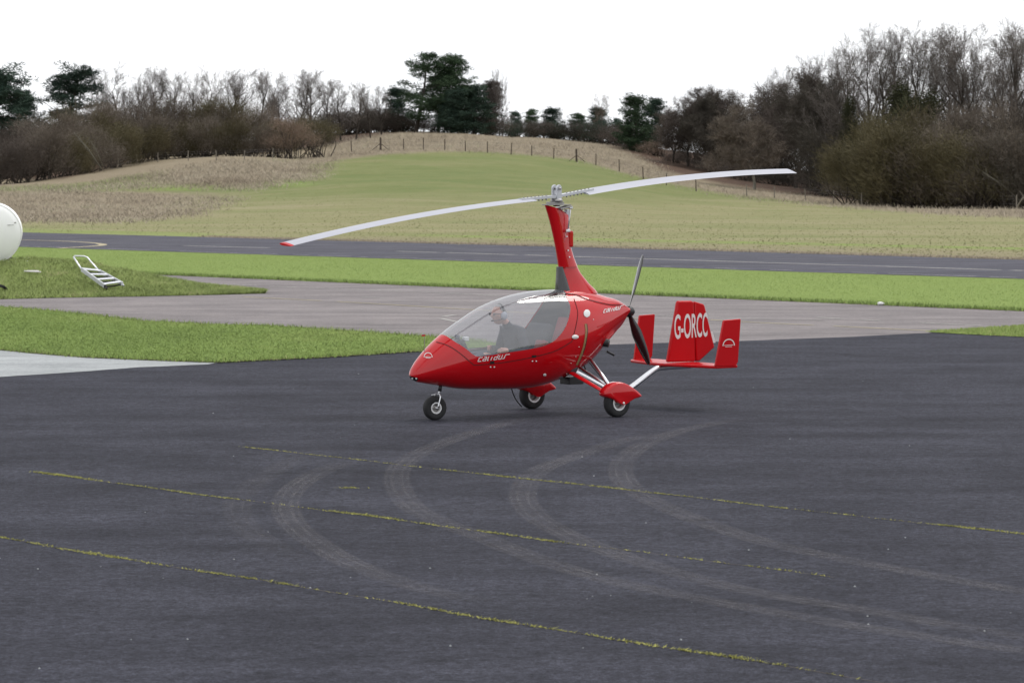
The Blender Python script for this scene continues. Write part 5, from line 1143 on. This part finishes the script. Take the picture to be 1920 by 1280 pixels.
for hand, dirv, sd in (('pml', Vector((.9, -.1, -.15)), 1), ('pmr', Vector((.7, .3, .1)), -1)):
    P0 = Vector(JT[hand])
    for k, (dz, ln) in enumerate([(.026, .030), (.010, .034), (-.007, .032), (-.022, .025)]):
        a = P0 + Vector((.02, 0, dz)); b_ = a + dirv.normalized() * ln; c_ = b_ + Vector((.006, -.022 * sd, -.006)); d_ = c_ + Vector((-.012, -.014 * sd, -.004))
        for nm, p in zip('abcd', (a, b_, c_, d_)): JT['%s%d%s' % (hand, k, nm)] = tuple(p); RA['%s%d%s' % (hand, k, nm)] = .0085
        fing.append([hand, '%s%da' % (hand, k), '%s%db' % (hand, k), '%s%dc' % (hand, k), '%s%dd' % (hand, k)])
    t0 = P0 + Vector((-.01, -.02 * sd, .022)); t1 = t0 + Vector((.03, -.012 * sd, .012)); JT[hand + 't0'] = tuple(t0); JT[hand + 't1'] = tuple(t1); RA[hand + 't0'] = .011; RA[hand + 't1'] = .009
    fing.append([hand, hand + 't0', hand + 't1'])
bodyo = skin_body([['pelvis', 'waist', 'chest', 'neck', 'skull'], ['chest', 'shl', 'ell', 'wrl', 'pml'], ['chest', 'shr', 'elr', 'wrr', 'pmr'], ['pelvis', 'hil', 'knl', 'anl', 'ftl'], ['pelvis', 'hir', 'knr', 'anr', 'ftr']] + fing, RA)
bpy.context.view_layer.update()
bme = bpy.data.meshes.new_from_object(bodyo.evaluated_get(bpy.context.evaluated_depsgraph_get())); bpy.data.objects.remove(bodyo)
HC = Vector((1.125, 0, 1.225))                        # head centre; face looks forward (+f)
bm = bmesh.new(); bm.from_mesh(bme)
hb = bmesh.new(); bmesh.ops.create_uvsphere(hb, u_segments=40, v_segments=28, radius=1)
for v in hb.verts:
    x, y, z = v.co; X, Y_, Z = x * .098, y * .077, z * .118
    if z < -.1: X *= 1 - .18 * (-.1 - z); Y_ *= 1 - .34 * (-.1 - z)                     # jaw
    if x > 0:
        X += .016 * math.exp(-((z + .80) / .16) ** 2 - (y / .30) ** 2)                   # chin
        X += .030 * math.exp(-((z + .17) / .13) ** 2 - (y / .13) ** 2) + .014 * math.exp(-((z - .02) / .16) ** 2 - (y / .12) ** 2)   # nose
        X += .009 * math.exp(-((z + .47) / .06) ** 2 - (y / .32) ** 2) + .007 * math.exp(-((z + .58) / .05) ** 2 - (y / .28) ** 2)   # lips
        X += .006 * math.exp(-((z - .17) / .07) ** 2)                                    # brow
        for sg in (-1, 1): X -= .012 * math.exp(-((z - .05) / .09) ** 2 - ((y - sg * .42) / .18) ** 2)   # eye sockets
    for sg in (-1, 1):                                                                    # ears
        w_ = math.exp(-((x + .12) / .16) ** 2 - ((z + .08) / .22) ** 2) if y * sg > .6 else 0; Y_ += sg * .016 * w_
    v.co = HC + Vector((X, Y_, Z))
hm = bpy.data.meshes.new('h'); hb.to_mesh(hm); hb.free(); bm.from_mesh(hm)
pme = bpy.data.meshes.new('person'); bm.to_mesh(pme); bm.free()
person = bpy.data.objects.new('person', pme); COL.objects.link(person)
rm = person.modifiers.new('remesh', 'REMESH'); rm.mode = 'VOXEL'; rm.voxel_size = .0065; rm.use_smooth_shade = True
bpy.context.view_layer.update()
pm2 = bpy.data.meshes.new_from_object(person.evaluated_get(bpy.context.evaluated_depsgraph_get())); person.modifiers.clear(); person.data = pm2; pm2.name = 'person'
pm2.materials.clear()
for k in ('jacket', 'skin', 'trousers'): pm2.materials.append(M[k])
for p in pm2.polygons:
    c_ = p.center; sk = (c_ - HC).length < .15 and c_.z > 1.098 + .25 * max(0, .0 + 1.10 - c_.x)
    hand_ = any((c_ - Vector(JT[h])).length < .105 and c_.x > JT[h][0] - .055 for h in ('pml', 'pmr')) and c_.z > .70
    p.material_index = 1 if (sk or hand_) else (2 if (c_.z < .70 or (c_.x > 1.06 and c_.z < .775 and abs(c_.y) < .21)) else 0); p.use_smooth = True
person.location = GO; person.rotation_euler = (0, 0, GTH)
tag(person, 'person in dark jacket, sunglasses and headset seated in the front cockpit', 'person')
# hair: close-cropped grey cap over the back and sides
hv = bmesh.new(); bmesh.ops.create_uvsphere(hv, u_segments=36, v_segments=24, radius=1)
bmesh.ops.delete(hv, geom=[v for v in hv.verts if v.co.z < -.42 or (v.co.x > .30 - .0 * v.co.z and v.co.z < .78) or (v.co.x > -.02 and v.co.z < .30)], context='VERTS')
for v in hv.verts: x, y, z = v.co; v.co = HC + Vector((x * .103 - .003, y * .083, z * .124))
hm = bpy.data.meshes.new('hair'); hv.to_mesh(hm); hv.free(); hm.materials.append(M['hair']); hm.polygons.foreach_set('use_smooth', [True] * len(hm.polygons))
ho = bpy.data.objects.new('hair', hm); COL.objects.link(ho); ho.parent = person
# headset and sunglasses
hsd = empty('headset', (0, 0, 0), 0, person)
mb = MB(); mb.tube([tuple(HC + Vector((-.012 + .0 * q_, math.cos(q_) * .094, math.sin(q_) * .136 - .005))) for q_ in np.linspace(0, math.pi, 15)], .010, 8); part(mb, 'headband', M['black'], hsd, True)
for sg in (1, -1):
    mb = MB(); mb.lathe([(0, .030), (.030, .028), (.040, .012), (.040, -.012), (0, -.014)], 20, 'y', (0, 0, 0)); 
    mb.v = [(HC.x - .012 + v[0], HC.y + sg * (.092 + v[1]), HC.z - .012 + v[2] * 1.2) for v in mb.v]; part(mb, 'ear_cup', M['headset_grey'], hsd, True)
mb = MB(); mb.tube([tuple(HC + Vector(p)) for p in catmull([(.0, .112, -.03), (.06, .10, -.06), (.115, .05, -.07)], 5)], .004, 6); mb.tube([tuple(HC + Vector((.112, .055, -.07))), tuple(HC + Vector((.122, .02, -.07)))], .011, 8); part(mb, 'microphone', M['black'], hsd, True)
sgs = empty('sunglasses', (0, 0, 0), 0, person)
for sg in (1, -1):
    mb = MB(); mb.box(tuple(HC + Vector((.098, sg * .034, .006))), (.010, .052, .036), Matrix.Rotation(sg * R(-14), 3, 'Z')); part(mb, 'lens', M['black_gloss'], sgs, bv=.004)
    mb = MB(); mb.tube([tuple(HC + Vector((.095, sg * .060, .012))), tuple(HC + Vector((-.01, sg * .086, .010)))], .004, 6); part(mb, 'temple_arm', M['black'], sgs)

# ================================================================== THINGS AT THE LEFT
# white storage tank, seen end on
tc_ = AT(-17, 438, 84.5); tank = empty('storage_tank', (tc_[0], tc_[1], 0), R(8))
RT = .775; zc = tc_[2]
mb = MB(); mb.lathe([(RT, 0), (RT, 3.4)], 56, 'y', (0, 0, zc)); part(mb, 'barrel', M['tank'], tank, True)
mb = MB(); mb.lathe([(0, -.20), (.2, -.19), (.42, -.15), (.62, -.08), (.72, -.03), (RT * 1.004, .03)], 56, 'y', (0, 0, zc)); ec = part(mb, 'end_cap', M['tank'], tank, True)
mb = MB(); mb.box((.62, -.085, zc + .28), (.05, .012, .03)); mb.box((.50, -.14, zc + .22), (.16, .012, .012)); part(mb, 'gauge_bracket', M['steel'], ec)
mb = MB(); mb.box((.1, .05, zc - .735), (1.7, .14, .07)); part(mb, 'frame_beam', M['alu_dull'], tank, bv=.01)
mb = MB(); mb.box((.1, 3.0, zc - .735), (1.7, .14, .07)); part(mb, 'frame_beam', M['alu_dull'], tank, bv=.01)
for xx in (-.6, .45):
    for yy in (.05, 3.0): mb = MB(); mb.box((xx, yy, (zc - .77) / 2 + .15), (.1, .1, zc - .77 - .1)); part(mb, 'leg', M['steel'], tank)
tag(tank, 'white cylindrical storage tank with rust streak at the left edge', 'tank')
# aluminium steps lying on the bank
A0, A1 = Vector(AT(153, 505, 81.2)), Vector(AT(197, 537, 79.7)); B0, B1 = Vector(AT(186, 508.5, 81.3)), Vector(AT(229, 532, 79.9))
lad = empty('step_ladder', A1); tag(lad, 'aluminium step ladder lying on the grass bank', 'ladder')
ax = (A1 - A0).normalized(); wv = (B0 - A0).normalized(); nv = ax.cross(wv).normalized(); nv = nv if nv.z > 0 else -nv
def orient(c_, size, a, b_, d_): M3 = Matrix((a, b_, d_)).transposed(); return c_, size, M3
for nm, P0_, P1_ in (('side_rail', A0, A1), ('side_rail', B0, B1)):
    mb = MB(); d = (P1_ - P0_).normalized(); c_ = (P0_ + P1_) / 2 - A1; mb.box(c_, ((P1_ - P0_).length, .035, .10), Matrix((d, d.cross(nv).normalized() * -1, nv)).transposed()); part(mb, nm, M['alu_dull'], lad, bv=.006)
for k, t_ in enumerate((.04, .36, .66, .93)):
    p, q_ = A0.lerp(A1, t_), B0.lerp(B1, t_); mb = MB(); wv2 = (q_ - p).normalized(); mb.box((p + q_) / 2 - A1 + nv * .03, (.17 if k == 0 else .13, (q_ - p).length - .03, .025), Matrix((ax, wv2, ax.cross(wv2).normalized())).transposed()); part(mb, 'tread', M['alu'], lad, bv=.004)
    mb = MB(); mb.box((p + q_) / 2 - A1 + ax * (.09 if k else .11) - nv * .02, (.04, (q_ - p).length - .04, .03), Matrix((ax, wv2, ax.cross(wv2).normalized())).transposed()); part(mb, 'tread_lip', M['black'], lad)
mb = MB(); hl = [A0, Vector(AT(138, 482, 81.6)), Vector(AT(140, 480, 81.6)), Vector(AT(158, 480.5, 81.6)), Vector(AT(164, 483, 81.6)), B0]
mb.tube([p - A1 for p in [hl[0], hl[0].lerp(hl[1], .5), hl[1], hl[2], hl[3], hl[4], hl[4].lerp(hl[5], .5), hl[5]]], .021, 8); part(mb, 'handrail', M['alu'], lad, True)
for a in (A1, B1): mb = MB(); mb.tube([a - A1, a - A1 + ax * .13 - nv * .02], .022, 6); mb.box(a - A1, (.05, .06, .08)); part(mb, 'foot', M['black'] if a is A1 else M['alu_dull'], lad)
# hose coil, board and litter
hc = Vector(AT(-3, 548, 79.0)); hose = empty('hose_coil', hc); tag(hose, 'black hose coil lying at the foot of the bank at the left edge', 'hose')
for k in range(3):
    mb = MB(); rr = .23 - .022 * k; mb.tube([(math.cos(q_) * rr, .05 * math.sin(q_ * 2 + k) + .03 * k - .35 * math.sin(q_) * .5, math.sin(q_) * rr * .72 + .02) for q_ in np.linspace(0, 6.283, 25)], .018, 8, False); part(mb, 'loop', M['rubber'], hose, True)
mb = MB(); mb.tube([(-.12, 0, -.04), (.12, .02, -.02)], .03, 10); part(mb, 'hose_end', M['decal'], hose, True)
bp_ = Vector(AT(61, 509, 82.2)); bo = MB(); bo.box((0, 0, 0), (.42, .10, .03), Matrix.Rotation(R(3), 3, 'Y')); bo.box((0, .06, .015), (.30, .03, .03)); o = bo.build('white_board', M['decal']); o.location = bp_; bevel(o, .005); tag(o, 'short white board lying on top of the bank near the tank', 'board')
lp = Vector(G(1651, 573)); lm = MB(); lm.tube([(-.06, 0, .045), (.0, .01, .05), (.06, 0, .045)], [.035, .04, .03], 8); lm.tube([(.06, 0, .045), (.085, 0, .045)], .014, 6); o = lm.build('litter_bottle', M['white'], None, True); o.location = lp; tag(o, 'small pale bottle lying at the edge of the grass strip', 'bottle')
# starling-sized clods of bare soil on the bank
